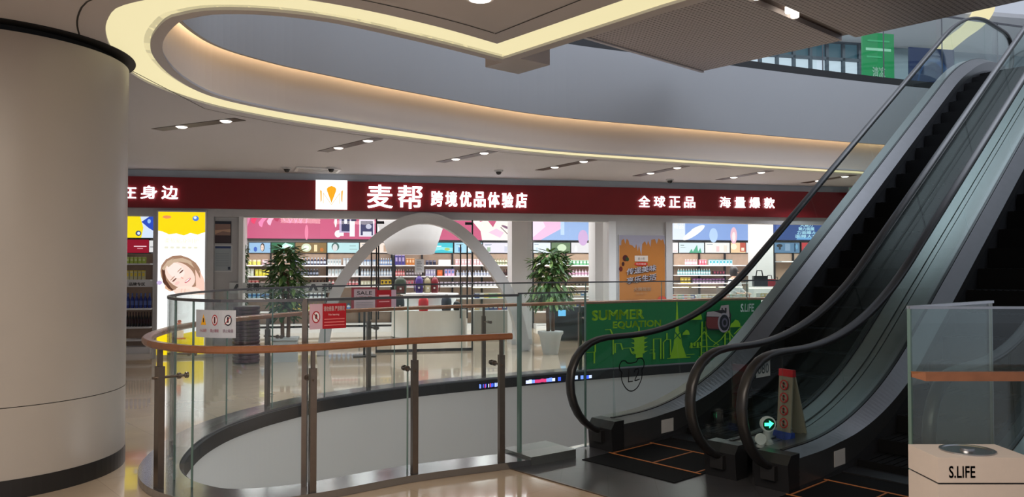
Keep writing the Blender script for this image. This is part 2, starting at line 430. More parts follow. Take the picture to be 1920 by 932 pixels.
mb = sheet_with_hole([(-34, -14), (34, -14), (34, 34), (-34, 34)], [uf+closeP], UP, M['ceiling']); struct('floor_upper', mb)
struct('ceiling_upper', MB(M['white_paint']).box((-34, 1.3, 7.75), (34, 12, 7.85)), MS)

# soffit panels of perforated metal under the level above
MP = ME.copy()
def Ew(px, py, z):
    x, y = pt(px, py, z); dx, dy = x-.82, y-6.82
    return (dx*.743+dy*.669, dx*.669-dy*.743)
PZ = 4.6
cs, cw = Ew(1320, 133, PZ); ss, sw = Ew(1575, 66, PZ); s0_, w0_ = Ew(1062, 76, PZ)
def pbox(s0, s1, w0, w1, z0, z1, m, name='ceiling'):
    return struct(name, MB(m).box((s0, -w1, z0), (s1, -w0, z1)), ME)
o = pbox(cs-9, cs, cw, sw-.09, PZ, PZ+.35, M['perforated'])
o = pbox(cs-9, cs, sw+.09, sw+4.5, PZ, PZ+.35, M['perforated'])
pbox(cs-9, cs+.02, cw-.05, cw, PZ-.02, PZ+.37, M['ceiling'], 'trim')
ls = thing('recessed_light_slot', 'brown recessed light slot between the two perforated soffit panels', 'ceiling light', ME)
MB(c8(74, 50, 38)).box((cs-9, -sw-.085, PZ+.06), (cs, -sw+.085, PZ+.1)).build('channel', ls)
for px, py in ((1483, 33), (1490, 20), (1402, 1)):
    a, b = Ew(px, py, PZ)
    MB(lm(1, .9, .75, 4)).lathe([(.045, -.012), (.05, 0), (.05, .07)], (a, -sw+(.02 if px == 1483 else -.02), PZ+.0), 14).build('spot_lamp', ls)

# column
cx, cy, cr = -4.05, 6.05, .93
col = thing('round_column', 'large round cream enamelled column standing at the left', 'column', Tr(cx, cy))
mb = MB(M['fin_edge']); mb.smooth = True; mb.lathe([(cr, .135), (cr, .627)], seg=96); mb.build('lower_shaft', col)
mb = MB(M['fin_edge']); mb.smooth = True; mb.lathe([(cr, .633), (cr, 3.235)], seg=96); mb.build('upper_shaft', col)
MB(M['dark']).lathe([(cr-.012, .61), (cr-.012, .65)], seg=96).build('joint', col)
MB(M['black']).lathe([(cr+.004, 0), (cr+.004, .135)], seg=96).build('base_band', col)
MB(M['dark']).lathe([(cr-.09, 3.2), (cr-.09, CZ)], seg=96).lathe([(cr+.05, CZ-.006), (cr+.05, CZ-.001)], seg=96, m=M['dark']).build('top_recess', col)

# box under the corner of the opening
bL, bF, bR, bN = [pt(x, y, 3.36) for x, y in ((910, 126), (972, 139), (1031, 122), (972, 109))]
struct('trim_4', MB(M['ceiling']).prism([bL, bF, bR, bN], 3.36, 3.79))
# thin joint line in the near ceiling
mb = MB(M['dark']); nj = offset(CO, .17); nj = [p for p in nj if p[0] > -3.3][2:120]; j0 = (-.12, 5.61)
P_ = [(*p, CZ-.002) for p in [(3.8, 1.0), (.55, 4.75), j0]+nj]
ribbon([p[:2] for p in P_], offset([p[:2] for p in P_], .012), CZ-.002, CZ-.002, M['dark'], mb); struct('trim_5', mb)
# ceiling downlight slots
slots = [((295, 243), (450, 223)), ((605, 284), (708, 259)), ((826, 304), (925, 283)), ((1011, 319), (1112, 299)), ((1193, 330), (1286, 311)), ((1348, 337), (1444, 320)), ((1508, 343), (1600, 328))]
where = ['nearest the column at the left', 'second from the column', 'above the logo and big characters', 'above the end of the shop name', 'above the blank middle of the fascia', 'above the right hand characters', 'crossed by the escalator handrail']
for i, (a, b) in enumerate(slots):
    p, q = pt(*a, CZ), pt(*b, CZ); L = math.dist(p, q); rz = math.atan2(q[1]-p[1], q[0]-p[0]); k = L/1.45
    t = thing('slot_downlight', 'slim recessed ceiling slot with two spot lamps, '+where[i], 'ceiling light', Tr(p[0], p[1], CZ, rz), 'slot downlights in the shop front ceiling')
    MB(c8(66, 48, 40)).box((0, -.085, -.006), (L, .085, -.002)).build('slot', t)
    for f in (.31, .84):
        MB(lm(1, .93, .85, 2.2)).lathe([(.045, -.02), (.07, -.006)], (L*f, 0, 0), 14).build('spot_lamp', t)
        l = bpy.data.lights.new('spot', 'SPOT'); l.energy = 115; l.spot_size = 2.3; l.spot_blend = .6; l.color = (.88, .92, 1); l.shadow_soft_size = .04
        o = bpy.data.objects.new('spot', l); COL.objects.link(o); o.parent = t; o.location = (L*f, 0, -.03)
x, y = pt(900, -4, CZ)
dl = thing('round_downlight', 'round white downlight in the near ceiling at the top edge', 'ceiling light', Tr(x, y, CZ))
MB(lm(1, .95, .9, 4)).lathe([(.07, -.012), (.07, -.003)], seg=20).build('lamp', dl); MB(M['white']).lathe([(.09, -.008), (.09, 0)], seg=20).build('ring', dl)
for px, py, lab in ((538, 314, 'small dome camera on the ceiling left of the air vent'), (621, 314, 'small dome camera on the ceiling right of the air vent'), (935, 319, 'small round sensor on the ceiling above the shop name'), (1256, 336, 'small dome camera on the ceiling near the right characters')):
    x, y = pt(px, py, CZ); t = thing('dome_camera', lab, 'camera', Tr(x, y, CZ), 'domes on the shop front ceiling')
    MB(M['grey_frame']).lathe([(.075, -.03), (.08, 0)], seg=16).build('base', t)
    MB(M['black']).lathe([(.01, -.085), (.035, -.075), (.055, -.03)], seg=16).build('dome', t)
p, q = pt(556, 312, CZ), pt(618, 314, CZ)
v_ = thing('ceiling_vent', 'white square air vent in the ceiling above the logo', 'vent', Tr(p[0], p[1], CZ, .35))
MB(M['white']).box((0, 0, -.03), (.75, .5, -.002)).build('frame', v_)
for k in range(4): MB(M['grey_frame']).box((.05, .06+.11*k, -.04), (.7, .1+.11*k, -.03)).build('slat', v_)

# ================================================================== SHOP FRONT
US = lambda px: S(px, 480, 0)[0]
UL, UR = -12.5, 11.5
struct('trim_6', MB(M['trim_silver']).box((UL, -.03, 3.17), (UR, .25, 3.31)), MS)
struct('wall_front', MB(M['grey_frame']).box((UL, -.02, 2.49), (UR, .2, 2.63)), MS)
# fascia board with its letters
fas = thing('fascia_sign', 'long dark red shop fascia board with glowing white Chinese characters', 'shop sign', MS)
MB(M['red_board']).box((UL, -.12, 2.63), (UR, .1, 3.17)).build('board', fas)
def letters(txt, px0, px1, py0, py1, bold, name='lettering'):
    u0, z0 = S((px0), py1, -.14); u1, z1 = S(px1, py0, -.14); z1 = S(px0, py0, -.14)[1]
    n = len(txt); mb = MB(M['white_lit'])
    for k, ch in enumerate(txt):
        pass
    return u0, u1, z0, z1
def char_row(txt, px0, px1, py0, py1, bold, h=None, lab=None):
    """characters spread evenly from px0 to px1; py are the top and bottom at px0"""
    u0, zt = S(px0, py0, -.14); _, zb = S(px0, py1, -.14); u1 = S(px1, py1, -.14)[0]
    n = len(txt); pitch = (u1-u0)/(n-.2); wd = pitch*.82 if h is None else min(pitch*.95, h)
    for k, ch in enumerate(txt):
        mb = MB(M['white_lit']); vs, fs = text_geo(ch, bold); x0 = u0+k*(u1-u0-wd)/max(1, n-1)
        q = [(x0+wd*a, -.155, zb+(zt-zb)*b) for a, b in vs]; mb.add(q, fs)
        mb.build('character', fas)
char_row('在身边', 224, 334, 347, 372, .014, .27)
char_row('麦帮', 689, 792, 346, 390, .012)
char_row('跨境优品体验店', 808, 988, 358, 387, .03)
char_row('全球正品', 1197, 1303, 367, 388, .016, .24)
char_row('海量爆款', 1349, 1452, 369, 389, .016, .24)
lg = thing('logo_panel', 'square glowing white logo panel with orange emblem on the red fascia', 'logo', MS)
u0, zt = S(592, 337, -.16); u1, zb = S(651, 393, -.16)
MB(lit('logo_white', (1, 1, 1), 1.3)).box((u0, -.16, zb), (u1, -.12, zt)).build('panel', lg)
mb = MB(); wv, hv = u1-u0, zt-zb
a = Art(mb, lambda x, y, d: (u0+wv*x, -.162-d, zb+hv*y)); OR = lm8(250, 170, 30, 1.0)
a.poly([(.5, .22), (.36, .62), (.35, .70), (.40, .76), (.5, .80), (.60, .76), (.65, .70), (.64, .62)], OR)
for x in (-1, 1):
    a.line([(.5+x*.01, .24), (.5+x*.05, .74)], .006, lm8(250, 190, 60)); a.poly([(.5+x*.34, .22), (.5+x*.31, .3), (.5+x*.31, .62), (.5+x*.36, .66)], OR)
a.line([(.24, .2), (.24, .55), (.5, .16), (.76, .55), (.76, .2)], .02, lm8(232, 205, 150))
mb.build('emblem', lg)

# shop shell
V1 = 5.2
struct('wall_back', MB(M['white_paint']).box((UL, V1, 0), (UR, V1+.15, 3.3)), MS)
struct('ceiling', MB(M['white_paint']).box((UL, .25, 3.12), (UR, V1, 3.2)), MS)
struct('wall_right', MB(M['white_paint']).box((UR, 0, 0), (UR+.15, V1, 3.3)), MS)
struct('wall_left', MB(M['white_paint']).box((S(452, 480, .3)[0]-.55, .3, 0), (S(452, 480, .3)[0]-.45, V1, 3.12)), MS)
def fcol(px0, px1, v0, v1, m, name='wall_pier', z1=2.5):
    return struct(name, MB(m).box((US(px0), v0, 0), (US(px1), v1, z1)), MS)
fcol(288, 297, -.05, .3, M['grey_frame']); fcol(385, 401, -.05, .3, M['grey_frame'])
fcol(200, 213, -.05, .3, M['grey_frame'])
fcol(401, 448, .12, .3, M['grey_frame']); fcol(448, 456, -.04, .3, M['pillar_white'])
fcol(1140, 1153, -.06, .3, M['pillar_white']); fcol(1153, 1247, 0, .3, M['grey_frame']); fcol(1247, 1259, -.06, .3, M['grey_frame'])
struct('wall_niche', MB(M['white_paint']).box((UL, 1.5, 0), (US(297), 1.6, 3.1)), MS)
def pillar(px0, px1, v, lab):
    t = thing('shop_pillar', lab, 'pillar', MS, 'white pillars in the shop'); a, b = S(px0, 480, v)[0], S(px1, 480, v)[0]
    MB(M['pillar_white']).box((a, v, .1), (b, v+.45, 3.12)).build('shaft', t); MB(M['grey_frame']).box((a-.01, v-.01, 0), (b+.01, v+.46, .1)).build('base', t)
pillar(960, 997, 1.0, 'white square pillar inside the shop left of the right hand plant')
pillar(1116, 1141, 1.0, 'white square pillar inside the shop against the poster wall')
pillar(1419, 1450, 3.9, 'white pillar at the back of the shop beside the dark blue picture')
# glazing with frameless door leaves
def pane(px0, px1, v=.03, z0=.02, z1=2.5, name='window'):
    a, b = US(px0), US(px1)
    return struct(name, MB(M['shop_glass']).box((a, v, z0), (b, v+.012, z1)), MS)
for n, (a, b) in enumerate(((456, 545), (545, 600), (990, 1066), (1066, 1140), (1259, 1366), (1366, 1470), (1470, 1600))): pane(a, b, name='window_%d' % (n+1))
def door(px0, px1, handle_px, lab, n):
    t = thing('door_%d' % n, None, None, MS); t['kind'] = 'structure'
    a, b = US(px0), US(px1)
    MB(M['shop_glass']).box((a+.005, .03, .03), (b-.005, .042, 2.45)).build('leaf', t)
    MB(M['black_metal']).box((a, .02, .0), (b, .052, .05)).build('bottom_rail', t)
    for px in (px0, px1):
        u = US(px); s_ = .14 if px == px0 else -.14
        MB(M['black_metal']).box((u, .015, 2.4), (u+s_, .057, 2.45)).build('patch_fitting', t)
    mb = MB(M['black_metal'])
    for k, u in enumerate((US(handle_px)-.055, US(handle_px)+.075)):
        mb.tube([(u, -.05 if k == 0 else -.05, .62), (u, -.05, 2.02)], .014)
    for z in (.80, 1.85): mb.tube([(US(handle_px)-.055, -.05, z), (US(handle_px)+.075, -.05, z)], .012); mb.tube([(US(handle_px), -.05, z), (US(handle_px), .04, z)], .012)
    mb.build('door_handle', t); return t
door(706, 795, 702, '', 1); door(795, 886, 868, '', 2)
struct('window_8', MB(M['shop_glass']).box((US(625), .03, .03), (US(704), .042, 2.45)), MS)
struct('window_9', MB(M['shop_glass']).box((US(888), .03, .03), (US(955), .042, 2.45)), MS)
for n, px in enumerate((706, 886)):
    struct('trim_%d' % (7+n), MB(M['black_metal']).box((US(px)-.012, .0, 0), (US(px)+.012, .07, 2.49)), MS)
# arch
AP = [(603, 700), (605, 655), (610, 620), (625, 552), (646, 515), (667, 487), (701, 452), (730, 430), (762, 414), (795, 408), (828, 414), (860, 431), (893, 461), (927, 505), (955, 548), (972, 593), (979, 640), (983, 700)]
AP = [(605, 655), (609, 622), (618, 580), (630, 545), (647, 515), (672, 482), (703, 451), (731, 430), (762, 414), (794, 408), (828, 414), (860, 431), (893, 461), (926, 503), (951, 544), (968, 585), (978, 624), (983, 660)]
c_ = [S(x, y, -.18) for x, y in AP]; c_ = [(c_[0][0]-.02, 0)]+[(x, max(0, z)) for x, z in c_[1:-1]]+[(c_[-1][0]+.02, 0)]
c_ = resample(spline(c_, 6), 70); arch = MB(M['grey_frame'])
i_, o_ = offset(c_, -.115), offset(c_, .085)
vs = [(x, v, z) for P in (i_, o_) for v in (-.30, -.06) for x, z in P]; n = len(c_); fs = []
for k in range(n-1):
    for a, b in ((0, 1), (1, 3), (3, 2), (2, 0)): fs.append((a*n+k, a*n+k+1, b*n+k+1, b*n+k))
arch.smooth = False; arch.add([(x, v, max(0, min(z, 2.62))) for x, v, z in vs], fs); ar = arch.build('entrance_arch', mtx=MS)
tag(ar, 'tall grey pointed arch framing the shop entrance', 'arch')
# ================================================================== PICTURES AND LIGHT BOXES
def light_box(name, label, cat, px0, py0, px1, py1, v, base, art=None, group=None, frame=None, e=1.0, depth=.08, ztop=None):
    """lit picture; art(a) draws in 0..1 by 0..1 coordinates"""
    (u0, zt), (u1, zb) = S(px0, py0, v), S(px1, py1, v)
    if ztop: zt = ztop
    t = thing(name, label, cat, MS @ Tr(u0, v, zb), group); W_, H_ = u1-u0, zt-zb
    MB(frame or M['black_metal']).box((-.015, 0, -.015), (W_+.015, depth, H_+.015)).build('frame', t)
    mb = MB(base); mb.add([(0, -.004, 0), (W_, -.004, 0), (W_, -.004, H_), (0, -.004, H_)], [(0, 1, 2, 3)])
    if art: art(Art(mb, lambda x, y, d: (x*W_, -.004-d, y*H_)))
    mb.build('picture', t); return t
B5 = V1-.15
pink = lm8(214, 92, 132, .85)
def art_pink_left(a):
    for x, d, w_, h, c in ((.0, .01, .03, .55, (228, 130, 170)), (.05, .02, .028, .40, (240, 60, 105)), (.10, .045, .026, .52, (255, 135, 185)), (.155, .025, .026, .45, (255, 185, 215)), (.2, .02, .03, .3, (185, 45, 90))):
        a.poly([(x+d, 1), (x+d+w_*1.4, 1), (x+w_, 1-h*.7), (x+w_*.6, 1-h-.05), (x+.0, 1-h), (x-.008, 1-h*.75)], lm8(*c))
    for k in range(4): a.line([(.24+.035*k, 1), (.265+.035*k, .68-.05*(k % 2)), (.30+.035*k, .6), (.33+.03*k, 1)], .007, lm8(245, 130, 180))
    a.ell(.385, .9, .018, .12, lm8(250, 150, 200)); a.rect(.41, .8, .425, .95, lm8(240, 180, 205)); a.rect(.545, .8, .56, .93, lm8(240, 180, 205)); a.ell(.41, .25, .012, .3, lm8(240, 130, 165))
    a.rect(.62, .12, .66, .35, lm8(255, 240, 240)); a.ell(.605, .75, .008, .3, lm8(255, 250, 250)); a.ell(.62, .2, .022, .14, lm8(255, 240, 245))
    a.rect(.63, .25, .71, .98, lm8(190, 175, 210)); a.rect(.645, .3, .70, .98, lm8(40, 45, 85)); a.rect(.663, .6, .682, .8, lm8(230, 230, 240))
    a.rect(.70, .1, .735, .72, lm8(245, 240, 245)); a.poly([(.71, .7), (.745, .7), (.745, 1), (.71, 1)], lm8(50, 50, 85))
    a.rect(.765, .1, .87, .8, lm8(235, 225, 240)); a.rect(.775, .15, .86, .72, lm8(60, 60, 100)); a.ell(.83, .5, .02, .1, lm8(200, 200, 220)); a.rect(.79, .12, .85, .3, lm8(225, 225, 235))
    a.rect(.885, .06, .94, .74, lm8(255, 252, 252)); a.text('hb', .897, .48, .93, .62, lm8(120, 190, 190)); a.rect(.955, .05, .967, .95, lm8(255, 240, 245))
light_box('long_picture_light_box', 'long pink lit picture over the left shelves with petals and cosmetics', 'light box', 458, 398, 737, 449, B5, pink, art_pink_left)
def art_pink_right(a):
    a.poly([(.62, .0), (.60, .35), (.5, .7), (.38, .98), (.46, .98), (.6, .7), (.68, .8), (.76, .5), (.84, .95), (1, 1), (1, 0)], lm8(255, 245, 235))
    for k in range(9): a.ell(.4+.028*k, .93-.045*k+.04*math.sin(k*2), .008, .05, lm8(255, 255, 250))
    a.line([(.86, .5), (.97, .18)], .012, lm8(90, 60, 80)); a.ell(.93, .5, .03, .1, lm8(120, 80, 110), .6); a.poly([(.7, .3), (.85, .1), (.9, .3), (.8, .45)], lm8(240, 200, 225))
light_box('long_picture_light_box', 'pink and white lit picture on the right of the arch, with a splash of pearls', 'light box', 812, 400, 959, 451, B5, pink, art_pink_right)
def art_blue(a):
    a.poly([(0, 0), (.12, 0), (.5, .5), (.35, 1), (0, 1)], lm8(240, 190, 225)); a.poly([(.0, .1), (.2, .5), (.1, 1), (0, 1)], lm8(250, 225, 245)); a.rect(.44, .2, .5, .9, lm8(190, 215, 250)); a.ell(.8, .1, .08, .3, lm8(205, 170, 215))
light_box('long_picture_light_box', 'pale blue and pink lit picture above the right hand plant', 'light box', 999, 400, 1116, 451, B5, lm8(150, 180, 228), art_blue)
def art_moon(a):
    a.rect(0, 0, .15, 1, lm8(222, 232, 252)); a.text('新品', .02, .45, .13, .7, lm8(250, 252, 255)); a.rect(.03, .76, .1, .9, lm8(170, 200, 240)); a.ell(.25, .3, .06, .34, lm8(250, 252, 255), -.35); a.ell(.29, .5, .03, .14, lm8(245, 248, 255), -.5)
    a.ell(.48, .2, .05, .3, lm8(180, 208, 245)); a.ell(.72, .2, .04, .35, lm8(235, 190, 205)); a.ell(.72, .15, .02, .2, lm8(255, 235, 235)); a.ell(.97, .7, .065, .48, lm8(215, 235, 255)); a.ell(.96, .8, .03, .2, lm8(190, 215, 245))
light_box('long_picture_light_box', 'sky blue lit picture with a pale full moon at its right end', 'light box', 1260, 404, 1419, 451, B5, lm8(135, 165, 222), art_moon)
def art_tower(a):
    for k in range(5): a.text('惊天魅力面膜大集'[k:k+3+k//2], .42-.025*k, .78-.17*k, .56+.025*k, .93-.17*k, lm8(190, 235, 255), .03)
    a.poly([(.33, .03), (.65, .03), (.62, .12), (.36, .12)], lm8(120, 180, 235)); a.line([(.35, .05), (.38, .4)], .01, lm8(150, 200, 240)); a.line([(.63, .05), (.6, .4)], .01, lm8(150, 200, 240))
    a.rect(.7, .35, .85, .6, lm8(80, 110, 170)); a.poly([(.8, 1), (.85, .6), (.95, .8), (1, .6), (1, 1)], lm8(225, 240, 252)); a.ell(.08, .5, .05, .3, lm8(70, 95, 160))
light_box('long_picture_light_box', 'dark blue lit picture with a stack of glowing pale characters', 'light box', 1450, 408, 1575, 451, B5, lm8(52, 80, 145), art_tower)
def art_yellow(a):
    a.poly([(0, 0), (.55, 0), (.62, .45), (.5, 1), (0, 1)], lm8(250, 225, 30)); a.poly([(.55, .72), (.85, .98), (1, 1), (1, .3), (.8, .45)], lm8(50, 80, 190)); a.ell(.82, .75, .06, .1, lm8(150, 190, 240)); a.ell(.45, .2, .1, .12, lm8(60, 80, 120)); a.ell(.46, .2, .05, .07, lm8(220, 235, 250))
VN = 1.1
light_box('picture_light_box', 'yellow and blue lit picture at the top of the far left shelf', 'light box', 236, 404, 289, 446, VN, lm8(215, 230, 250), art_yellow)
def small(px0, px1, col, lab, art, py0=455, py1=474, v=B5, d=0):
    return light_box('picture_light_box', lab, 'light box', px0, py0+d, px1, py1+d, v, lm8(*col), art, group='small lit pictures above the shelves')
def art_face(bgc):
    def f(a):
        a.ell(.63, .55, .1, .42, lm8(60, 50, 50)); a.ell(.62, .5, .07, .32, lm8(240, 215, 200)); a.ell(.6, .55, .012, .03, lm8(60, 40, 40)); a.ell(.65, .55, .012, .03, lm8(60, 40, 40)); a.ell(.625, .36, .02, .03, lm8(200, 80, 90)); a.ell(.3, .35, .08, .25, lm8(*bgc))
    return f
def art_goods(cols, bars=3):
    def f(a):
        for k, c in enumerate(cols):
            x = .2+.62*k/max(1, len(cols)-1); a.rect(x-.06, .1, x+.06, .55+.2*((k*7) % 3)/2, lm8(*c)); a.rect(x-.03, .6+.2*((k*7) % 3)/2-.06, x+.03, .7+.2*((k*7) % 3)/2, lm8(245, 245, 240))
        for k in range(bars): a.rect(.06, .8-.1*k, .3-.04*k, .84-.1*k, lm8(120, 140, 160))
    return f
small(467, 507, (150, 190, 225), 'light blue lit picture of a woman, the first on the left', art_face((60, 100, 190)))
small(509, 552, (40, 110, 75), 'dark green lit picture with a bright leafy diamond behind the tall plant', lambda a: (a.poly([(.35, .55), (.6, 1), (.95, .75), (.65, .1)], lm8(190, 245, 225)), a.poly([(.5, .6), (.65, .85), (.8, .65), (.65, .35)], lm8(240, 255, 250))))
small(554, 612, (130, 105, 60), 'olive brown lit picture with a round glow and a white bottle', lambda a: (a.ell(.35, .5, .16, .42, lm8(215, 225, 195)), a.ell(.35, .5, .09, .25, lm8(245, 250, 235)), a.rect(.6, .12, .7, .8, lm8(240, 220, 170)), a.ell(.85, .3, .06, .2, lm8(180, 110, 50))))
small(614, 673, (185, 225, 228), 'pale teal lit picture with a face at its left', lambda a: (a.ell(.25, .6, .12, .42, lm8(60, 100, 95)), a.ell(.24, .5, .08, .36, lm8(215, 215, 215)), a.rect(.7, .65, .9, .72, lm8(140, 170, 170)), a.rect(.7, .3, .95, .4, lm8(160, 195, 195))))
small(675, 733, (245, 228, 215), 'cream lit picture partly crossed by the arch, left side', art_goods([(225, 200, 180), (240, 210, 190), (200, 165, 140)], 1))
small(806, 849, (60, 195, 210), 'turquoise lit picture of a beach just right of the white drum', lambda a: (a.poly([(0, .1), (.5, .3), (1, .1), (1, .5), (.4, .6), (0, .9)], lm8(140, 230, 235)), a.ell(.75, .35, .12, .14, lm8(170, 200, 110)), a.rect(.2, .6, .5, .7, lm8(235, 250, 250))))
small(852, 904, (165, 215, 235), 'light blue lit picture behind the right door handle', art_goods([(100, 150, 205), (235, 240, 250), (120, 170, 210)], 1))
small(906, 958, (230, 225, 240), 'white lilac lit picture beside the left pillar', art_goods([(160, 185, 160), (205, 205, 220)], 2))
small(1000, 1032, (225, 235, 245), 'white lit picture at the left above the round plant', art_goods([(200, 220, 230), (220, 230, 240)], 1))
small(1034, 1069, (95, 120, 85), 'dark olive lit picture above the round plant', lambda a: (a.ell(.55, .5, .25, .35, lm8(205, 225, 190)), a.ell(.2, .3, .15, .2, lm8(60, 90, 60))))
small(1071, 1115, (225, 222, 225), 'plain off white lit picture left of the poster wall', art_goods([(235, 235, 240)], 0))
small(1260, 1271, (240, 235, 235), 'narrow white lit picture at the left edge of the right window', lambda a: a.rect(.2, .15, .8, .2, lm8(240, 170, 170)))
small(1273, 1320, (215, 230, 235), 'white lit picture with green grass at its right', lambda a: (a.poly([(.4, 0), (.5, .4), (.55, .1), (.72, .8), (.76, .1), (.85, .5), (.9, 0)], lm8(80, 165, 130)), a.rect(.06, .7, .2, .78, lm8(120, 140, 140)), a.rect(.06, .5, .25, .55, lm8(150, 165, 165))))
small(1322, 1368, (240, 238, 232), 'cream lit picture with pink sketch below the moon picture', art_goods([(250, 250, 250), (240, 200, 200), (235, 225, 210)], 1))
small(1370, 1398, (240, 205, 160), 'orange lit picture with a red panel', lambda a: (a.rect(.62, .1, 1, 1, lm8(190, 80, 60)), a.ell(.2, .6, .2, .3, lm8(255, 245, 210)), a.rect(.7, .2, .9, .5, lm8(240, 225, 200))))
small(1399, 1418, (225, 228, 232), 'pale grey lit picture at the end of the row beside the pillar', lambda a: (a.rect(.2, .6, .8, .68, lm8(170, 180, 190)), a.rect(.2, .3, .8, .36, lm8(170, 180, 190))))
small(1452, 1499, (95, 130, 165), 'blue grey lit picture of skaters under the dark blue picture', lambda a: (a.ell(.2, .7, .12, .16, lm8(30, 35, 45)), a.rect(.17, .3, .25, .7, lm8(40, 45, 55)), a.rect(.42, .2, .62, .9, lm8(140, 165, 195)), a.rect(.78, .1, .84, .95, lm8(40, 70, 100)), a.ell(.88, .6, .05, .25, lm8(120, 170, 205))))
small(1503, 1548, (205, 60, 65), 'red lit picture at the far right by the escalator', lambda a: (a.rect(.1, .3, .45, .38, lm8(245, 200, 200)), a.rect(.1, .5, .35, .56, lm8(245, 200, 200)), a.ell(.8, .45, .2, .35, lm8(90, 130, 150))))
small(236, 279, (140, 25, 45), 'crimson lit picture on the far left shelf', lambda a: (a.rect(.35, .45, .9, .52, lm8(240, 200, 210)), a.rect(.5, .3, .75, .35, lm8(220, 150, 160))), 449, 474, VN)
small(280, 289, (225, 225, 225), 'narrow white lit picture beside the crimson one', lambda a: a.rect(.2, .4, .8, .5, lm8(150, 150, 155)), 451, 473, VN)

# tall girl light box at the storefront
def art_girl(a):
    """drawn in the picture's own units: 88 wide, 272 high, y down"""
    YL = lm8(255, 222, 20); PO = a.poly; EL = a.ell
    PO([(0, 36), (9, 38), (20, 43), (34, 41), (48, 45), (60, 40), (74, 43), (88, 38), (88, 0), (0, 0)], YL)
    EL(16, 10, 8, 3, lm8(240, 150, 90)); EL(70, 12, 6, 5, lm8(80, 130, 220)); EL(69, 10.5, 3, 2.5, lm8(225, 240, 255))
    a.text('柔软贴身呵护', 12, 60, 76, 50, lm8(250, 246, 215), .02); [a.rect(12+11*k, 66, 19+11*k, 70, lm8(238, 236, 215)) for k in range(6)]
    HR = lm8(165, 128, 105); HD = lm8(88, 55, 42); HL = lm8(205, 178, 152); SK = lm8(252, 222, 208)
    PO([(5, 113), (7, 102), (15, 91), (28, 84), (43, 83), (58, 88), (71, 97), (78, 107), (83, 122), (87, 137), (86, 150), (60, 150), (40, 152), (21, 147), (12, 137), (7, 124)], HR)
    PO([(8, 112), (14, 100), (30, 90), (22, 104), (14, 118), (16, 130), (25, 144), (33, 152), (20, 150), (10, 134)], HD); PO([(8, 108), (18, 94), (30, 88), (20, 100), (12, 112)], HL)
    PO([(14, 138), (20, 146), (28, 151), (24, 152), (14, 146)], lm8(225, 180, 150))
    PO([(70, 104), (78, 112), (86, 126), (88, 136), (88, 158), (50, 158), (52, 148), (72, 142)], lm8(250, 208, 190))
    EL(42, 121, 31, 22, SK, .62, n=28); EL(34, 112, 18, 13, lm8(255, 236, 226), .6)
    PO([(16, 100), (30, 90), (46, 88), (60, 93), (72, 104), (70, 108), (56, 98), (42, 95), (30, 97), (20, 106)], HL); PO([(62, 96), (74, 104), (80, 118), (80, 128), (74, 116), (68, 106)], HR)
    for x, y in ((31.5, 130), (44.5, 114)): EL(x, y, 5.2, 1.3, lm8(110, 70, 60), -.75); EL(x-3.5, y-3.2, 6.2, .7, lm8(165, 120, 95), -.8)
    EL(46, 126, 3, 1.3, lm8(238, 180, 165), .6); EL(56.5, 131, 7, 2.4, lm8(205, 105, 115), -.7); EL(56.2, 130.6, 5.4, 1.2, lm8(255, 248, 246), -.7); EL(37, 136, 5, 3, lm8(250, 205, 195), -.6)
    EL(58, 150, 24, 8, lm8(255, 230, 215), .08); PO([(28, 150), (40, 146), (60, 148), (64, 156), (36, 158)], lm8(252, 222, 205)); a.line([(46, 147), (44, 156)], .8, lm8(225, 170, 150)); a.line([(52, 147), (51, 156)], .8, lm8(225, 170, 150))
    EL(4, 135, 5, 4, lm8(205, 185, 228)); PO([(0, 230), (20, 226), (45, 233), (70, 228), (88, 230), (88, 272), (0, 272)], YL)
    a.rect(37, 212, 46, 226, lm8(235, 120, 85)); a.rect(35, 226, 50, 240, lm8(250, 215, 175)); a.rect(30, 240, 54, 243, lm8(215, 120, 60)); EL(42, 209, 4, 3, lm8(190, 90, 60))
u0, _ = S(297, 500, -.1); u1, _ = S(385, 500, -.1)
lbx = light_box('standing_light_box', 'tall glowing white and yellow light box with a smiling girl resting her face', 'light box', 297, 397, 385, 600, -.08, lit('girl_white', (1, 1, 1), 1.25), None, depth=.2, frame=M['grey_frame'])
# its picture reaches down to just above the floor
for ch in list(lbx.children): bpy.data.objects.remove(ch)
(u0, zt), (u1, _) = S(297, 397, -.08), S(385, 397, -.08); lbx.matrix_world = MS @ Tr(u0, -.08, .0); W_, H_ = u1-u0, zt
MB(M['grey_frame']).box((-.03, 0, 0), (W_+.03, .2, H_+.03)).build('frame', lbx)
mb = MB(lit('girl_white2', (1, 1, 1), 1.2)); mb.add([(0, -.004, .06), (W_, -.004, .06), (W_, -.004, H_), (0, -.004, H_)], [(0, 1, 2, 3)])
art_girl(Art(mb, lambda x, y, d: (x/88*W_, -.004-d, max(.06, H_-y/272*(H_-.06))), .0008)); mb.build('picture', lbx)

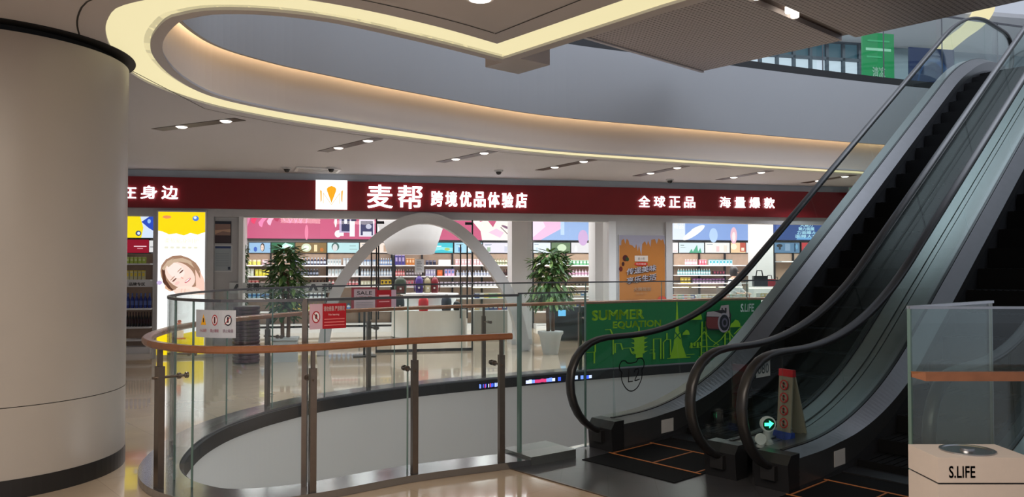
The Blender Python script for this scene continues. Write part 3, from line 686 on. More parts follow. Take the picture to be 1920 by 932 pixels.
# grey niche with poster and notice
def flat_panel(name, label, cat, px0, py0, px1, py1, v, m, art, group=None, depth=.02, frame=None):
    (a_, zt), (b_, zb) = S(px0, py0, v), S(px1, py1, v)
    t = thing(name, label, cat, MS @ Tr(a_, v, zb), group)
    W_, H_ = b_-a_, zt-zb; MB(frame or M['white']).box((-.012, 0, -.012), (W_+.012, depth, H_+.012)).build('frame', t)
    mb = MB(m); mb.add([(0, -.003, 0), (W_, -.003, 0), (W_, -.003, H_), (0, -.003, H_)], [(0, 1, 2, 3)])
    if art: art(Art(mb, lambda x, y, d: (x*W_, -.003-d, y*H_)))
    mb.build('sheet', t); return t
flat_panel('wall_poster', 'small dark sunset poster at the top of the grey wall strip', 'poster', 403, 416, 432, 455, .1, c8(150, 120, 110), lambda a: (a.rect(0, .0, 1, .35, c8(70, 55, 60)), a.rect(0, .9, 1, 1, c8(40, 45, 60)), a.poly([(0, .4), (.5, .55), (1, .5), (1, .65), (0, .6)], c8(205, 165, 140))), frame=M['black_metal'])
flat_panel('wall_notice', 'pale notice sheet under the small sunset poster', 'notice', 402, 461, 434, 508, .1, c8(165, 175, 182), lambda a: (a.rect(.05, .9, .95, .98, c8(40, 60, 110)), [a.rect(.1, .2+.07*k, .85, .215+.07*k, c8(130, 140, 150)) for k in range(8)], a.rect(.8, .05, .93, .16, c8(60, 70, 90))))
# orange poster
def art_orange(a):
    a.poly([(0, 1), (.0, .86), (.04, .86), (.05, .93), (.1, .95), (.13, .88), (.16, .95), (.2, .93), (.22, .87), (.28, .86), (.34, .82), (.37, .88), (.4, .78), (.43, .86), (.48, .72), (.5, .88), (.56, .92), (.6, .86), (.63, .93), (.68, .84), (.7, .94), (.78, .95), (.82, .88), (.86, .96), (.92, .93), (.96, .95), (1, .86), (1, 1)], c8(150, 148, 165))
    a.ell(.13, .68, .06, .045, c8(70, 20, 22)); a.ell(.17, .665, .04, .03, c8(40, 60, 30)); a.ell(.08, .6, .03, .03, c8(60, 25, 22)); a.ell(.03, .53, .04, .035, c8(90, 30, 25)); a.rect(.33, .635, .62, .715, c8(200, 190, 180)); a.text('麦小帮', .40, .655, .55, .69, c8(80, 70, 70))
    a.ell(.47, .6, .15, .026, c8(190, 35, 35)); a.text('吃的健康', .36, .588, .58, .612, c8(240, 225, 215), .02)
    for dx, dy, m, b in ((0, 0, c8(30, 26, 32), .075), (-.005, .004, c8(225, 222, 232), .022)):
        a.text('传递美味', .15+dx, .44+dy, .80+dx, .53+dy, m, b, .01, .06); a.text('享乐生活', .15+dx, .315+dy, .80+dx, .405+dy, m, b, .01, .06)
    a.text('大牌驾到', .3, .22, .68, .275, c8(190, 165, 140), .02); a.text('美食节', .35, .17, .6, .205, c8(165, 120, 80)); a.ell(.92, .1, .1, .05, c8(190, 70, 50)); a.poly([(0, 0), (1, 0), (1, .07), (.5, .11), (0, .08)], c8(200, 140, 80))
op = flat_panel('wall_poster', 'large orange framed poster with dripping top and slanted white characters', 'poster', 1161, 441, 1247, 575, -.03, c8(168, 108, 50), art_orange, frame=M['grey_frame'], depth=.025)
# notice on the door, band of frosted shop name on the glass
flat_panel('door_notice', 'small white paper notice taped to the glass door', 'notice', 779, 487, 794, 510, -.0, c8(225, 228, 235), lambda a: [a.rect(.15, .15+.13*k, .8-.1*(k % 2), .2+.13*k, c8(150, 155, 165)) for k in range(6)], depth=.003)
gb = thing('frosted_glass_band', 'pale frosted band with grey shop name across the left shop glass', 'glass sticker', MS)
(a_, zt), (b_, zb) = S(430, 530, .02), S(622, 549, .02)
MB(mat('frost', (.62, .66, .67), .6)).box((a_, .022, zb), (b_, .026, zt)).build('band', gb)
mb = MB(); A_2 = Art(mb, lambda x, y, d: (x, .021-d, y), .001); gk = c8(85, 92, 98)
for px in (436, 578):
    mb = MB(); A_2 = Art(mb, lambda x, y, d: (x, .021-d, y), .001)
    u, zc = S(px, 539, .02); A_2.poly([(u, zc-.06), (u+.06, zc+.06), (u+.12, zc+.06), (u+.18, zc-.06), (u+.12, zc-.06), (u+.09, zc+.01), (u+.06, zc-.06)], gk)
    A_2.text('麦帮', u+.24, zc-.07, u+.46, zc+.07, gk, .03); mb.build('lettering', gb)
mb = MB(); A_2 = Art(mb, lambda x, y, d: (x, .021-d, y), .001)
u, zc = S(478, 539, .02); A_2.text('跨境优品体验店', u, zc-.035, u+.42, zc+.035, gk, .02)
mb.build('lettering', gb)

# ================================================================== SHELVES
def shelving(label, px0, px1, ys, v, depth=.38, back=None, top=475, uprights=()):
    a, b = S(px0, 500, v)[0], S(px1, 500, v)[0]; t = thing('shelving_unit', label, 'shelf', MS @ Tr(a, v, 0)); W_ = b-a
    zt = S(px0, top, v)[1]
    MB(back or M['wall_wood']).box((0, 0, 0), (W_, .03, zt)).build('back_panel', t)
    for y in ys:
        z = S((px0+px1)/2, y, v)[1]; MB(M['shelf_white']).box((0.01, -depth, z-.03), (W_-.01, 0, z)).build('shelf', t)
    for k, px in enumerate([px0]+list(uprights)+[px1]):
        u = S(px, 500, v)[0]-a; MB(M['black_metal']).box((u-.02, -.06, 0), (u+.02, 0, zt)).build('upright', t)
    MB(M['shelf_white']).box((0, -depth, 0), (W_, 0, .12)).build('base', t); return t
SV = V1-.12; ROWS = (497, 517, 536, 558, 582, 606)
shelving('tall shelving with skincare behind the left plant', 458, 734, ROWS, SV, uprights=(508, 552, 613, 674), back=M['wall_wood'])
shelving('tall shelving with cosmetics behind the round counter', 740, 960, ROWS, SV, uprights=(791, 848, 903))
shelving('tall shelving behind the round plant', 999, 1116, ROWS, SV, uprights=(1060,))
shelving('tall shelving behind the right hand window', 1260, 1418, (497, 515, 530, 552, 580), SV, uprights=(1310, 1358))
shelving('tall wood backed wall shelving at the far right', 1451, 1572, (490,), SV, uprights=(1486, 1500))
shelving('far left shelving with bottles seen beside the column', 236, 290, (494, 524, 577, 611, 634), VN, depth=.3, top=476)
# sign strip on the far left shelf
(a_, zt), (b_, zb) = S(236, 527, VN-.31), S(289, 538, VN-.31)
nb = thing('shelf_sign_strip', 'pale strip with small dark characters above the blue bottles', 'sign', MS @ Tr(a_, VN-.31, zb)); MB(M['shelf_white']).box((0, 0, 0), (b_-a_, .012, zt-zb)).build('strip', nb)
mb = MB(); Art(mb, lambda x, y, d: (x, -d, y)).text('品牌专区', .05, .02, .33, .085, c8(60, 60, 65), .03); mb.build('lettering', nb)

def mk_box(w_, d_, h_, col, lab):
    mb = MB(col); mb.box((-w_/2, -d_/2, 0), (w_/2, d_/2, h_)); mb.add([(-w_*.32, -d_/2-.002, h_*.35), (w_*.32, -d_/2-.002, h_*.35), (w_*.32, -d_/2-.002, h_*.75), (-w_*.32, -d_/2-.002, h_*.75)], [(0, 1, 2, 3)], lab)
    mb.box((-w_*.5, -d_/2-.001, h_*.9), (w_*.5, d_/2, h_*1.0), lab); return mb
def mk_bottle(w_, h_, col, lab):
    r = w_/2; mb = MB(col); mb.smooth = True; mb.lathe([(r*.92, 0), (r, h_*.04), (r, h_*.6), (r*.5, h_*.75), (r*.36, h_*.8)], seg=10)
    mb.lathe([(r*.42, h_*.8), (r*.42, h_)], seg=10, m=lab); mb.lathe([(r*1.02, h_*.2), (r*1.02, h_*.5)], seg=10, m=lab); return mb
def mk_jar(w_, h_, col, lab):
    r = w_/2; mb = MB(col); mb.smooth = True; mb.lathe([(r*.9, 0), (r, h_*.1), (r, h_*.65)], seg=12); mb.lathe([(r*1.03, h_*.65), (r*1.03, h_)], seg=12, m=lab); return mb
_proto = {}
def row(kind, px0, px1, yb, ht, n, col, lab, label, group, v=None, name=None, dv=.2):
    """n goods standing in a row on the shelf whose top is at pixel yb; ht = height in pixels"""
    v = SV if v is None else v
    z = S((px0+px1)/2, yb, v)[1]; a, b = S(px0, yb, v)[0], S(px1, yb, v)[0]
    h_ = S(px0, yb-ht, v-dv)[1]-S(px0, yb, v-dv)[1]; w_ = (b-a)/n*.86; key = (kind, round(w_, 3), round(h_, 3), col, lab)
    nm = name or {'box': 'product_box', 'bottle': 'product_bottle', 'jar': 'cream_jar'}[kind]
    for k in range(n):
        if key not in _proto:
            C1, C2 = c8(*col), c8(*lab)
            mb = mk_box(w_, min(w_*.8, .18), h_, C1, C2) if kind == 'box' else mk_bottle(min(w_, h_*.5), h_, C1, C2) if kind == 'bottle' else mk_jar(min(w_, h_*1.1), h_, C1, C2)
            o = mb.build(nm); _proto[key] = o
        else:
            o = _proto[key].copy(); COL.objects.link(o)
        o.matrix_world = MS @ Tr(a+(k+.5)*(b-a)/n, v-dv, z+.0005); tag(o, label, {'box': 'box', 'bottle': 'bottle', 'jar': 'jar'}[kind], group)
R = row
for a_ in [
 ('jar', 466, 491, 497, 10, 3, (225, 225, 110), (235, 225, 190), 'round yellow tub on the top shelf, far left of the main shelving', 'yellow tubs, top left'),
 ('box', 493, 505, 497, 10, 1, (235, 190, 205), (245, 225, 230), 'pink box beside the yellow tubs', 'pink boxes, top left'),
 ('box', 466, 478, 517, 13, 2, (215, 225, 205), (235, 235, 235), 'pale box on the second shelf beside the yellow packets', 'pale boxes, second shelf left'),
 ('box', 480, 507, 517, 12, 4, (225, 215, 60), (240, 240, 130), 'yellow packet on the second shelf left of the tall plant', 'yellow packets, second shelf left'),
 ('box', 466, 488, 536, 11, 3, (185, 60, 60), (235, 190, 185), 'red box on the third shelf left of the tall plant', 'red boxes, third shelf left'),
 ('box', 490, 507, 536, 8, 3, (225, 190, 180), (240, 225, 220), 'pale pink box on the third shelf left of the tall plant', 'pale pink boxes, third shelf left'),
 ('bottle', 553, 612, 497, 14, 10, (28, 36, 70), (190, 200, 215), 'navy bottle on the top shelf right of the tall plant', 'navy bottles, top shelf'),
 ('bottle', 553, 598, 517, 13, 8, (24, 26, 36), (150, 160, 180), 'black bottle on the second shelf right of the tall plant', 'black bottles, second shelf'),
 ('bottle', 553, 612, 536, 11, 9, (70, 30, 34), (40, 30, 34), 'dark wine red bottle on the third shelf right of the tall plant', 'dark red bottles, third shelf'),
 ('box', 614, 640, 497, 11, 5, (205, 215, 218), (150, 165, 170), 'white box on the top shelf left of the arch', 'white boxes, top shelf by the arch'),
 ('jar', 643, 673, 497, 13, 5, (210, 218, 222), (170, 180, 190), 'white jar on the top shelf behind the arch', 'white jars, top shelf by the arch'),
 ('box', 615, 672, 517, 13, 9, (220, 226, 228), (170, 190, 195), 'white box on the second shelf behind the arch', 'white boxes, second shelf by the arch'),
 ('bottle', 615, 672, 536, 12, 9, (225, 215, 215), (215, 120, 125), 'white bottle with red label on the third shelf behind the arch', 'white and red bottles, third shelf'),
 ('jar', 676, 704, 497, 10, 5, (215, 225, 232), (110, 140, 180), 'white jar with blue lid on the top shelf inside the arch', 'blue lidded jars inside the arch'),
 ('bottle', 708, 734, 497, 13, 6, (110, 150, 205), (225, 232, 240), 'blue bottle on the top shelf beside the door post', 'blue bottles beside the door post'),
 ('bottle', 676, 734, 517, 13, 11, (185, 205, 222), (235, 240, 245), 'pale blue bottle on the second shelf inside the arch', 'pale blue bottles inside the arch'),
 ('box', 676, 705, 536, 10, 5, (222, 225, 190), (240, 240, 225), 'cream packet on the third shelf inside the arch', 'cream packets inside the arch'),
 ('box', 713, 733, 536, 13, 3, (240, 205, 30), (60, 50, 40), 'bright yellow packet on the third shelf by the door post', 'bright yellow packets by the door post'),
 ('box', 739, 758, 497, 19, 3, (75, 65, 150), (190, 175, 220), 'purple box on the top shelf behind the counter', 'purple boxes, top shelf'),
 ('box', 760, 776, 497, 13, 3, (220, 130, 50), (245, 210, 170), 'orange box on the top shelf behind the counter', 'orange boxes, top shelf'),
 ('jar', 796, 816, 497, 9, 3, (40, 42, 70), (120, 120, 140), 'dark round tin on the top shelf right of the paper notice', 'dark tins, top shelf'),
 ('box', 818, 844, 497, 10, 1, (245, 245, 245), (235, 235, 240), 'long white carton on the top shelf', 'long white carton'),
 ('box', 851, 902, 497, 11, 9, (225, 180, 185), (240, 225, 228), 'pale pink box on the top shelf behind the right door handle', 'pale pink boxes, top shelf'),
 ('bottle', 908, 958, 497, 12, 10, (215, 220, 190), (120, 130, 100), 'cream bottle on the top shelf left of the pillar', 'cream bottles left of the pillar'),
 ('bottle', 740, 758, 517, 12, 4, (220, 95, 100), (245, 200, 200), 'coral bottle on the second shelf behind the counter', 'coral bottles, second shelf'),
 ('bottle', 760, 790, 517, 12, 6, (70, 50, 60), (200, 190, 195), 'dark bottle on the second shelf behind the counter', 'dark bottles behind the counter'),
 ('box', 796, 815, 517, 12, 4, (180, 175, 215), (230, 230, 240), 'lilac box on the second shelf', 'lilac boxes, second shelf'),
 ('box', 817, 828, 517, 11, 1, (215, 95, 40), (235, 130, 70), 'square orange red box on the second shelf', 'orange red box'),
 ('box', 831, 850, 517, 13, 3, (235, 190, 225), (110, 140, 215), 'pink and blue box on the second shelf', 'pink and blue boxes'),
 ('bottle', 853, 925, 517, 10, 13, (220, 222, 232), (180, 190, 215), 'small white bottle on the second shelf right of the door handle', 'small white bottles, second shelf'),
 ('bottle', 940, 958, 517, 12, 4, (70, 25, 32), (40, 20, 25), 'short maroon bottle at the pillar end of the second shelf', 'maroon bottles by the pillar'),
 ('box', 740, 780, 536, 11, 7, (225, 175, 185), (200, 80, 95), 'pink packet on the third shelf behind the backpacks', 'pink packets, third shelf'),
 ('jar', 815, 935, 536, 8, 17, (222, 220, 225), (190, 180, 195), 'small white pot on the third shelf right of the backpacks', 'small white pots, third shelf'),
 ('box', 945, 958, 536, 11, 2, (195, 45, 40), (230, 160, 150), 'red gift box at the pillar end of the third shelf', 'red gift boxes by the pillar'),
 ('box', 1003, 1058, 497, 9, 8, (205, 215, 215), (160, 185, 190), 'pale box on the top shelf behind the round plant', 'pale boxes behind the plant'),
 ('box', 1062, 1114, 497, 9, 8, (95, 165, 120), (210, 230, 215), 'green box on the top shelf right of the round plant', 'green boxes right of the plant'),
 ('bottle', 1062, 1114, 517, 12, 9, (225, 215, 225), (200, 150, 180), 'white bottle with pink label right of the round plant', 'white and pink bottles right of the plant'),
 ('box', 1074, 1095, 536, 5, 3, (60, 55, 50), (110, 100, 90), 'flat dark box on the third shelf right of the plant', 'flat dark boxes'),
 ('box', 1100, 1114, 536, 10, 2, (225, 190, 90), (240, 225, 170), 'golden yellow box on the third shelf beside the pillar', 'golden boxes'),
 ('bottle', 1278, 1301, 497, 11, 8, (235, 175, 185), (245, 220, 225), 'pink bottle on the top shelf of the right window', 'pink bottles, right window'),
 ('box', 1304, 1318, 497, 10, 3, (225, 100, 120), (240, 190, 200), 'rose packet on the top shelf of the right window', 'rose packets, right window'),
 ('box', 1322, 1366, 497, 10, 7, (205, 232, 238), (60, 165, 185), 'white box with turquoise band, top shelf of the right window', 'turquoise banded boxes'),
 ('bottle', 1264, 1326, 515, 11, 13, (115, 185, 190), (225, 238, 240), 'teal bottle on the second shelf of the right window', 'teal bottles, right window'),
 ('box', 1330, 1352, 515, 7, 4, (50, 35, 45), (150, 60, 80), 'small dark box at the end of the teal bottles', 'small dark boxes, right window'),
 ('box', 1270, 1288, 530, 10, 3, (225, 195, 50), (240, 230, 140), 'yellow packet on the third shelf of the right window', 'yellow packets, right window'),
 ('jar', 1292, 1352, 530, 8, 10, (215, 190, 215), (150, 95, 150), 'small lilac jar on the third shelf of the right window', 'lilac jars, right window'),
]: R(*a_)
for n, (p0, p1, y, c, l, ds) in enumerate([(466, 507, 558, (150, 185, 200), (60, 110, 160), 'blue grey bottle low on the shelving beside the dark planter'), (515, 612, 558, (205, 215, 215), (60, 70, 80), 'white bottle with dark label low behind the tall plant'),
     (515, 600, 582, (210, 205, 160), (180, 160, 60), 'cream bottle with yellow label near the floor behind the tall plant'), (615, 700, 582, (190, 210, 220), (70, 120, 180), 'white and blue bottle near the floor behind the arch foot')]):
    R('bottle', p0, p1, y, 14, int((p1-p0)/8), c, l, ds, 'low goods row %s' % 'abcd'[n])
R('box', 240, 278, 494, 12, 5, (190, 215, 90), (230, 240, 180), 'lime green box on the far left shelf', 'lime boxes, far left', v=VN, dv=.15)
R('box', 240, 277, 524, 17, 5, (215, 210, 170), (240, 215, 70), 'cream box with yellow top on the far left shelf', 'cream and yellow boxes, far left', v=VN, dv=.15)
R('bottle', 240, 288, 577, 28, 6, (35, 55, 135), (90, 110, 180), 'big dark blue bottle on the far left shelf', 'blue bottles, far left', v=VN, dv=.15)
R('bottle', 240, 288, 611, 27, 9, (32, 28, 34), (60, 30, 40), 'black bottle on the low far left shelf', 'black bottles, far left', v=VN, dv=.15)

# ================================================================== SHOP FLOOR THINGS
# round white counter and the drum above it
cu, _ = S(806, 600, 3.0); CM = MS @ Tr(cu, 3.05)
ct = thing('round_display_counter', 'round white two tier display counter inside the shop entrance', 'counter', CM)
mb = MB(mat('counter_white', (.78, .80, .82), .25)); mb.smooth = True
mb.lathe([(.86, .04), (.86, .60), (.88, .605), (.88, .64)], seg=48); mb.build('lower_tier', ct); MB(M['grey_frame']).lathe([(.80, 0), (.80, .04)], seg=48).build('kick_base', ct)
mb = MB(M['white_lit']); mb = MB(mat('tier_white', (.85, .86, .88), .3)); mb.lathe([(.60, .64), (.60, .96), (.66, .965), (.66, .99)], seg=48); mb.build('upper_tier', ct)
u_, _ = S(770, 450, 3.6)
dm = thing('ceiling_drum', 'smooth white round drum hanging from the shop ceiling over the counter', 'ceiling feature', MS @ Tr(u_, 3.5)); mb = MB(mat('drum_white', (.50, .51, .53), .6)); mb.smooth = True
mb.lathe([(.50, 1.90), (.54, 1.90), (.66, 2.25), (.82, 2.75), (.92, 3.12)], seg=56); mb.build('shell', dm)
MB(mat('drum_face', (.6, .61, .63), .6)).lathe([(.5, 1.885), (.5, 1.90)], seg=48).build('underside', dm)
def backpack(px, py, v, col, col2, h_, lab, wf=1.0):
    u, z = S(px, py, v); t = thing('backpack', lab, 'backpack', MS @ Tr(u, v, z, random.uniform(-.2, .2)), 'backpacks on the round counter'); s = h_
    mb = MB(c8(*col)); mb.smooth = True; prof = []
    n = 14
    for k in range(7):
        f = k/6; zz = s*.92*f; ww = wf*s*(.34+.05*math.sin(f*3.1))*(1 if f < .75 else math.sqrt(max(.05, 1-((f-.75)/.27)**2))); dd = s*.19*(1 if f < .75 else math.sqrt(max(.06, 1-((f-.75)/.27)**2)))
        prof.append((ww, dd, zz))
    vs = [(w_*math.copysign(abs(math.cos(2*math.pi*j/n))**.6, math.cos(2*math.pi*j/n)), d_*math.copysign(abs(math.sin(2*math.pi*j/n))**.6, math.sin(2*math.pi*j/n)), zz) for w_, d_, zz in prof for j in range(n)]
    fs = [(k*n+j, k*n+(j+1) % n, (k+1)*n+(j+1) % n, (k+1)*n+j) for k in range(6) for j in range(n)]+[tuple(range(n))[::-1], tuple(range(6*n, 7*n))]
    mb.add(vs, fs); mb.build('body', t)
    MB(c8(*col2)).box((-s*.24*wf, -s*.27, s*.06), (s*.24*wf, -s*.17, s*.42)).build('front_pocket', t)
    MB(M['white']).box((-s*.05, -s*.285, s*.24), (s*.05, -s*.27, s*.34)).build('badge', t)
    MB(M['black']).tube([(-s*.09, 0, s*.88), (-s*.07, 0, s*1.0), (s*.07, 0, s*1.0), (s*.09, 0, s*.88)], s*.022, 6).build('handle', t)
    for x in (-1, 1): MB(c8(*col2)).tube([(x*s*.2, s*.15, s*.85), (x*s*.3, s*.26, s*.5), (x*s*.26, s*.15, s*.08)], s*.03, 6).build('strap', t)
VT, VL = 2.62, 2.25
for px, py, v, c, d, h_, lab in [(751, 551, VT, (50, 62, 48), (90, 40, 38), .40, 'dark green and maroon backpack at the left of the upper tier'), (786, 549, VT, (70, 45, 130), (45, 30, 90), .40, 'purple backpack on the upper tier'),
    (801, 549, VT, (150, 140, 110), (190, 180, 150), .36, 'beige patterned backpack on the upper tier'), (815, 549, VT, (125, 35, 48), (90, 25, 35), .38, 'slim dark red backpack at the right of the upper tier'),
    (749, 582, VL, (42, 46, 54), (30, 32, 38), .33, 'black backpack at the left of the lower tier'), (794, 583, VL, (205, 38, 48), (170, 28, 38), .33, 'bright red backpack on the lower tier'),
    (837, 582, VL, (50, 56, 72), (38, 42, 56), .34, 'dark grey backpack right of the red one'), (856, 582, VL+.1, (30, 32, 38), (22, 24, 30), .22, 'small black backpack at the right end of the lower tier')]: backpack(px, py, v, c, d, h_, lab, .55 if v == VT and px > 760 else .85)

# plants
def leaf_at(mb, p, L, yaw, tilt, wd, m):
    T = Matrix.Translation(p) @ Matrix.Rotation(yaw, 4, 'Z') @ Matrix.Rotation(tilt, 4, 'Y')
    mb.add([(0, 0, 0), (L*.35, wd, L*.03), (L*.75, wd*.7, 0), (L, 0, -L*.08), (L*.75, -wd*.7, 0), (L*.35, -wd, L*.03)], [(0, 1, 2, 3), (0, 3, 4, 5)], m, T)
def plant(px, v, pyb, h_, crown, lab, pot, nl, L=.20, stems=2, skew=1.0):
    u, _ = S(px, 500, v); t = thing('potted_plant', lab, 'plant', MS @ Tr(u, v, 0)); rnd = random.Random(int(px))
    if pot == 'round':
        mb = MB(M['pot_grey']); mb.smooth = True; mb.lathe([(.13, 0), (.14, .02), (.20, .33), (.235, .38), (.235, .42)], seg=24); mb.build('pot', t); zt = .42
    else:
        MB(M['pot_grey']).box((-.2, -.2, 0), (.2, .2, .36)).box((-.22, -.22, .36), (.22, .22, .40)).build('pot', t); zt = .40
    MB(M['soil']).lathe([(.18, zt-.02), (.18, zt-.005)], seg=16).build('soil', t)
    mb = MB(M['stem'])
    for k in range(stems):
        x = .09*(k-(stems-1)/2); mb.tube([(x, 0, zt-.03), (x*1.2, .02, zt+.35), (x*.6, 0, h_*.75)], [.035, .03, .018], 7)
    mb.build('stem', t)
    mb = MB(M['leaf'])
    for k in range(nl):
        z = rnd.uniform(0, 1); lay = crown[0]+(crown[1]-crown[0])*z
        r = crown[2]*max(.25, 1-abs(2*z-1)**2.6)**.5*math.sqrt(rnd.random()); a = rnd.uniform(0, 6.283)
        leaf_at(mb, (r*math.cos(a), r*math.sin(a), lay), L*rnd.uniform(.7, 1.2), a+rnd.uniform(-.6, .6), rnd.uniform(-.5, .9), L*.2, M['leaf'] if rnd.random() < .72 else M['leaf_light'])
    mb.build('foliage', t); return t
plant(536, -.9, 655, 2.0, (.75, 1.93, .27), 'tall leafy potted plant in a square grey planter left of the arch', 'square', 520, .2, 2)
pl2 = plant(1032, -.9, 650, 1.85, (1.32, 1.88, .34), 'round headed potted plant in a tapered grey pot before the right pillar', 'round', 420, .19, 2)
mb = MB(M['leaf']); rnd = random.Random(3)
for k in range(260):
    a = rnd.uniform(0, 6.283); r = .40*math.sqrt(rnd.random()); leaf_at(mb, (r*math.cos(a), r*math.sin(a), rnd.uniform(.92, 1.3)), rnd.uniform(.14, .22), a, rnd.uniform(.4, 1.3), .034, M['leaf'] if rnd.random() < .75 else M['leaf_light'])
mb.build('lower_foliage', pl2)
u, _ = S(457, 500, .8); gp = thing('slim_plant', 'narrow green climbing plant just inside the shop at its left edge', 'plant', MS @ Tr(u-.02, .8, 0))
MB(M['pot_grey']).lathe([(.10, 0), (.13, .3)], seg=14).build('pot', gp); MB(M['stem']).tube([(0, 0, .28), (0, 0, 2.1)], .015, 6).build('stem', gp); mb = MB(M['leaf'])
for k in range(220):
    a = rnd.uniform(0, 6.283); leaf_at(mb, (.05*math.cos(a), .05*math.sin(a), rnd.uniform(.6, 2.05)), .11, a, rnd.uniform(.2, 1.0), .03, M['leaf'])
mb.build('foliage', gp)
# dark ribbed planter stand
u, _ = S(462, 600, -1.1); db = thing('ribbed_drum', 'dark plum ribbed round drum standing behind the glass balustrade at the left', 'planter', MS @ Tr(u, -1.1, 0))
mb = MB(c8(72, 52, 58)); prof = []
for k in range(15): z = .02+.062*k; prof += [(.205, z), (.218, z+.012), (.218, z+.045), (.205, z+.057)]
mb.lathe(prof, seg=28); mb.build('body', db); MB(M['black']).lathe([(.21, 0), (.21, .025)], seg=28).build('base', db)
# sale sign stand
def stand_sign(px0, py0, px1, py1, v, lab, red, art):
    (a_, zt), (b_, zb) = S(px0, py0, v), S(px1, py1, v); t = thing('sign_stand', lab, 'sign', MS @ Tr((a_+b_)/2, v, 0)); W_ = (b_-a_)/2
    mb = MB(red); mb.box((-W_, 0, zb), (-W_+.045, .03, zt)).box((W_-.045, 0, zb), (W_, .03, zt)).box((-W_, 0, zt-.03), (W_, .03, zt)).box((-W_, 0, zb), (W_, .03, zb+.03)); mb.build('frame', t)
    mb = MB(c8(170, 150, 158)); mb.box((-W_+.045, .01, zb+.03), (W_-.045, .02, zt-.03)); art(Art(mb, lambda x, y, d: (-W_+.045+x*(2*W_-.09), .01-d, zb+.03+y*(zt-zb-.06)))); mb.build('sheet', t)
    MB(M['black_metal']).box((-.02, .03, .02), (.02, .06, zb+.1)).build('pole', t); MB(M['black_metal']).box((-.2, -.14, 0), (.2, .16, .02)).build('base', t)
stand_sign(659, 539, 708, 584, -.55, 'red framed SALE sign stand before the left door', c8(135, 28, 48), lambda a: (a.text('SALE', .14, .72, .86, .9, c8(70, 60, 70), .03), a.text('1元2件', .1, .5, .9, .66, c8(150, 25, 40), .03), [a.rect(.1, .1+.08*k, .9, .12+.08*k, c8(120, 110, 120)) for k in range(4)]))
# display counters with glass tops at the right
def vitrine(px0, px1, v, depth, h0, h1, lab, warm, dark=False, rows=2):
    a, b = S(px0, 600, v)[0], S(px1, 600, v)[0]; t = thing('glass_display_counter', lab, 'display counter', MS @ Tr(a, v, 0)); W_ = b-a
    MB(c8(38, 40, 46) if dark else c8(150, 150, 145)).box((0, 0, .06), (W_, depth, h0)).build('cabinet', t); MB(M['black']).box((.03, .03, 0), (W_-.03, depth-.03, .06)).build('plinth', t)
    MB(M['shop_glass']).box((0, 0, h0), (W_, .008, h1-.008)).box((0, depth-.008, h0), (W_, depth, h1-.008)).box((0, .008, h0), (.008, depth-.008, h1-.008)).box((W_-.008, .008, h0), (W_, depth-.008, h1-.008)).box((0, 0, h1-.008), (W_, depth, h1)).build('glass_case', t)
    for r in range(rows):
        z = h0+(h1-h0)*r/rows
        MB(M['shelf_white']).box((.02, .03, z), (W_-.02, depth-.03, z+.015)).build('shelf', t)
    MB(lit('case_lamp', (1, .93, .62), 5)).box((.03, depth-.06, h1-.03), (W_-.03, depth-.03, h1-.012)).build('lamp', t)
    return t, W_
rnd = random.Random(11); pal = [(210, 190, 90), (200, 90, 60), (90, 140, 190), (220, 220, 210), (120, 170, 110), (180, 140, 80), (60, 80, 140), (230, 200, 140)]
def fill(t, W_, depth, h0, h1, rows, lab, grp, n):
    base = t.matrix_world.copy() if False else None
    for r in range(rows):
        z = h0+(h1-h0)*r/rows+.016
        for k in range(n):
            c = pal[rnd.randrange(len(pal))]; key = ('case', c)
            if key not in _proto: _proto[key] = mk_box(.11, .09, .11, c8(*c), c8(225, 222, 215)).build('gift_box'); o = _proto[key]
            else: o = _proto[key].copy(); COL.objects.link(o)
            o.matrix_world = t.matrix_basis @ Tr(.08+(W_-.16)*k/(n-1), depth*.35, z); tag(o, lab, 'box', grp)
for (p0, p1, v, d_, h0, h1, lab, dark, n) in [(1262, 1310, 1.35, .5, .55, 1.15, 'glass display counter at the left of the right window, lit inside', False, 7), (1312, 1362, 1.35, .5, .55, 1.15, 'middle glass display counter behind the right window, lit inside', False, 7),
    (1364, 1414, 1.35, .5, .55, 1.15, 'glass display counter before the person in white', False, 7), (1422, 1500, 1.35, .5, .62, 1.12, 'dark based glass display counter beside the escalator', True, 9), (1040, 1112, 1.5, .55, .72, 1.18, 'dark based glass display counter behind the round plant', True, 8),
    (890, 955, 2.2, .5, .62, 1.15, 'glass display counter at the right of the shop entrance', False, 7)]:
    t, W_ = vitrine(p0, p1, v, d_, h0, h1, lab, 1, dark); fill(t, W_, d_, h0, h1, 2, 'small coloured box inside the '+lab.replace(', lit inside', ''), 'goods in the '+lab[:40], n)
u, z = S(1054, 588, 1.46); sc_ = thing('small_screen', 'small glowing blue screen on the dark counter behind the round plant', 'screen', MS @ Tr(u, 1.47, z-.07)); MB(M['black']).box((-.1, 0, 0), (.1, .02, .16)).build('bezel', sc_); MB(lm8(110, 190, 240, 1.2)).box((-.085, -.003, .015), (.085, .0, .145)).build('display', sc_)
def handbag(px, py, v, c, s, lab):
    u, z = S(px, py, v); t = thing('handbag', lab, 'handbag', MS @ Tr(u, v, z)); MB(c8(*c)).prism([(-s/2, -s*.2), (s/2, -s*.2), (s*.42, s*.2), (-s*.42, s*.2)], 0, s*.7).build('body', t)
    MB(M['black']).tube([(-s*.25, 0, s*.68), (-s*.18, 0, s*1.05), (s*.18, 0, s*1.05), (s*.25, 0, s*.68)], s*.04, 6).build('handle', t)
for px, c, s, lab in ((1424, (36, 36, 40), .34, 'black patterned handbag on the counter beside the back pillar'), (1443, (190, 35, 50), .24, 'red handbag beside the black one'), (1455, (120, 115, 110), .2, 'small grey handbag at the right of the red one')): handbag(px, 537, 1.4, c, s, lab)

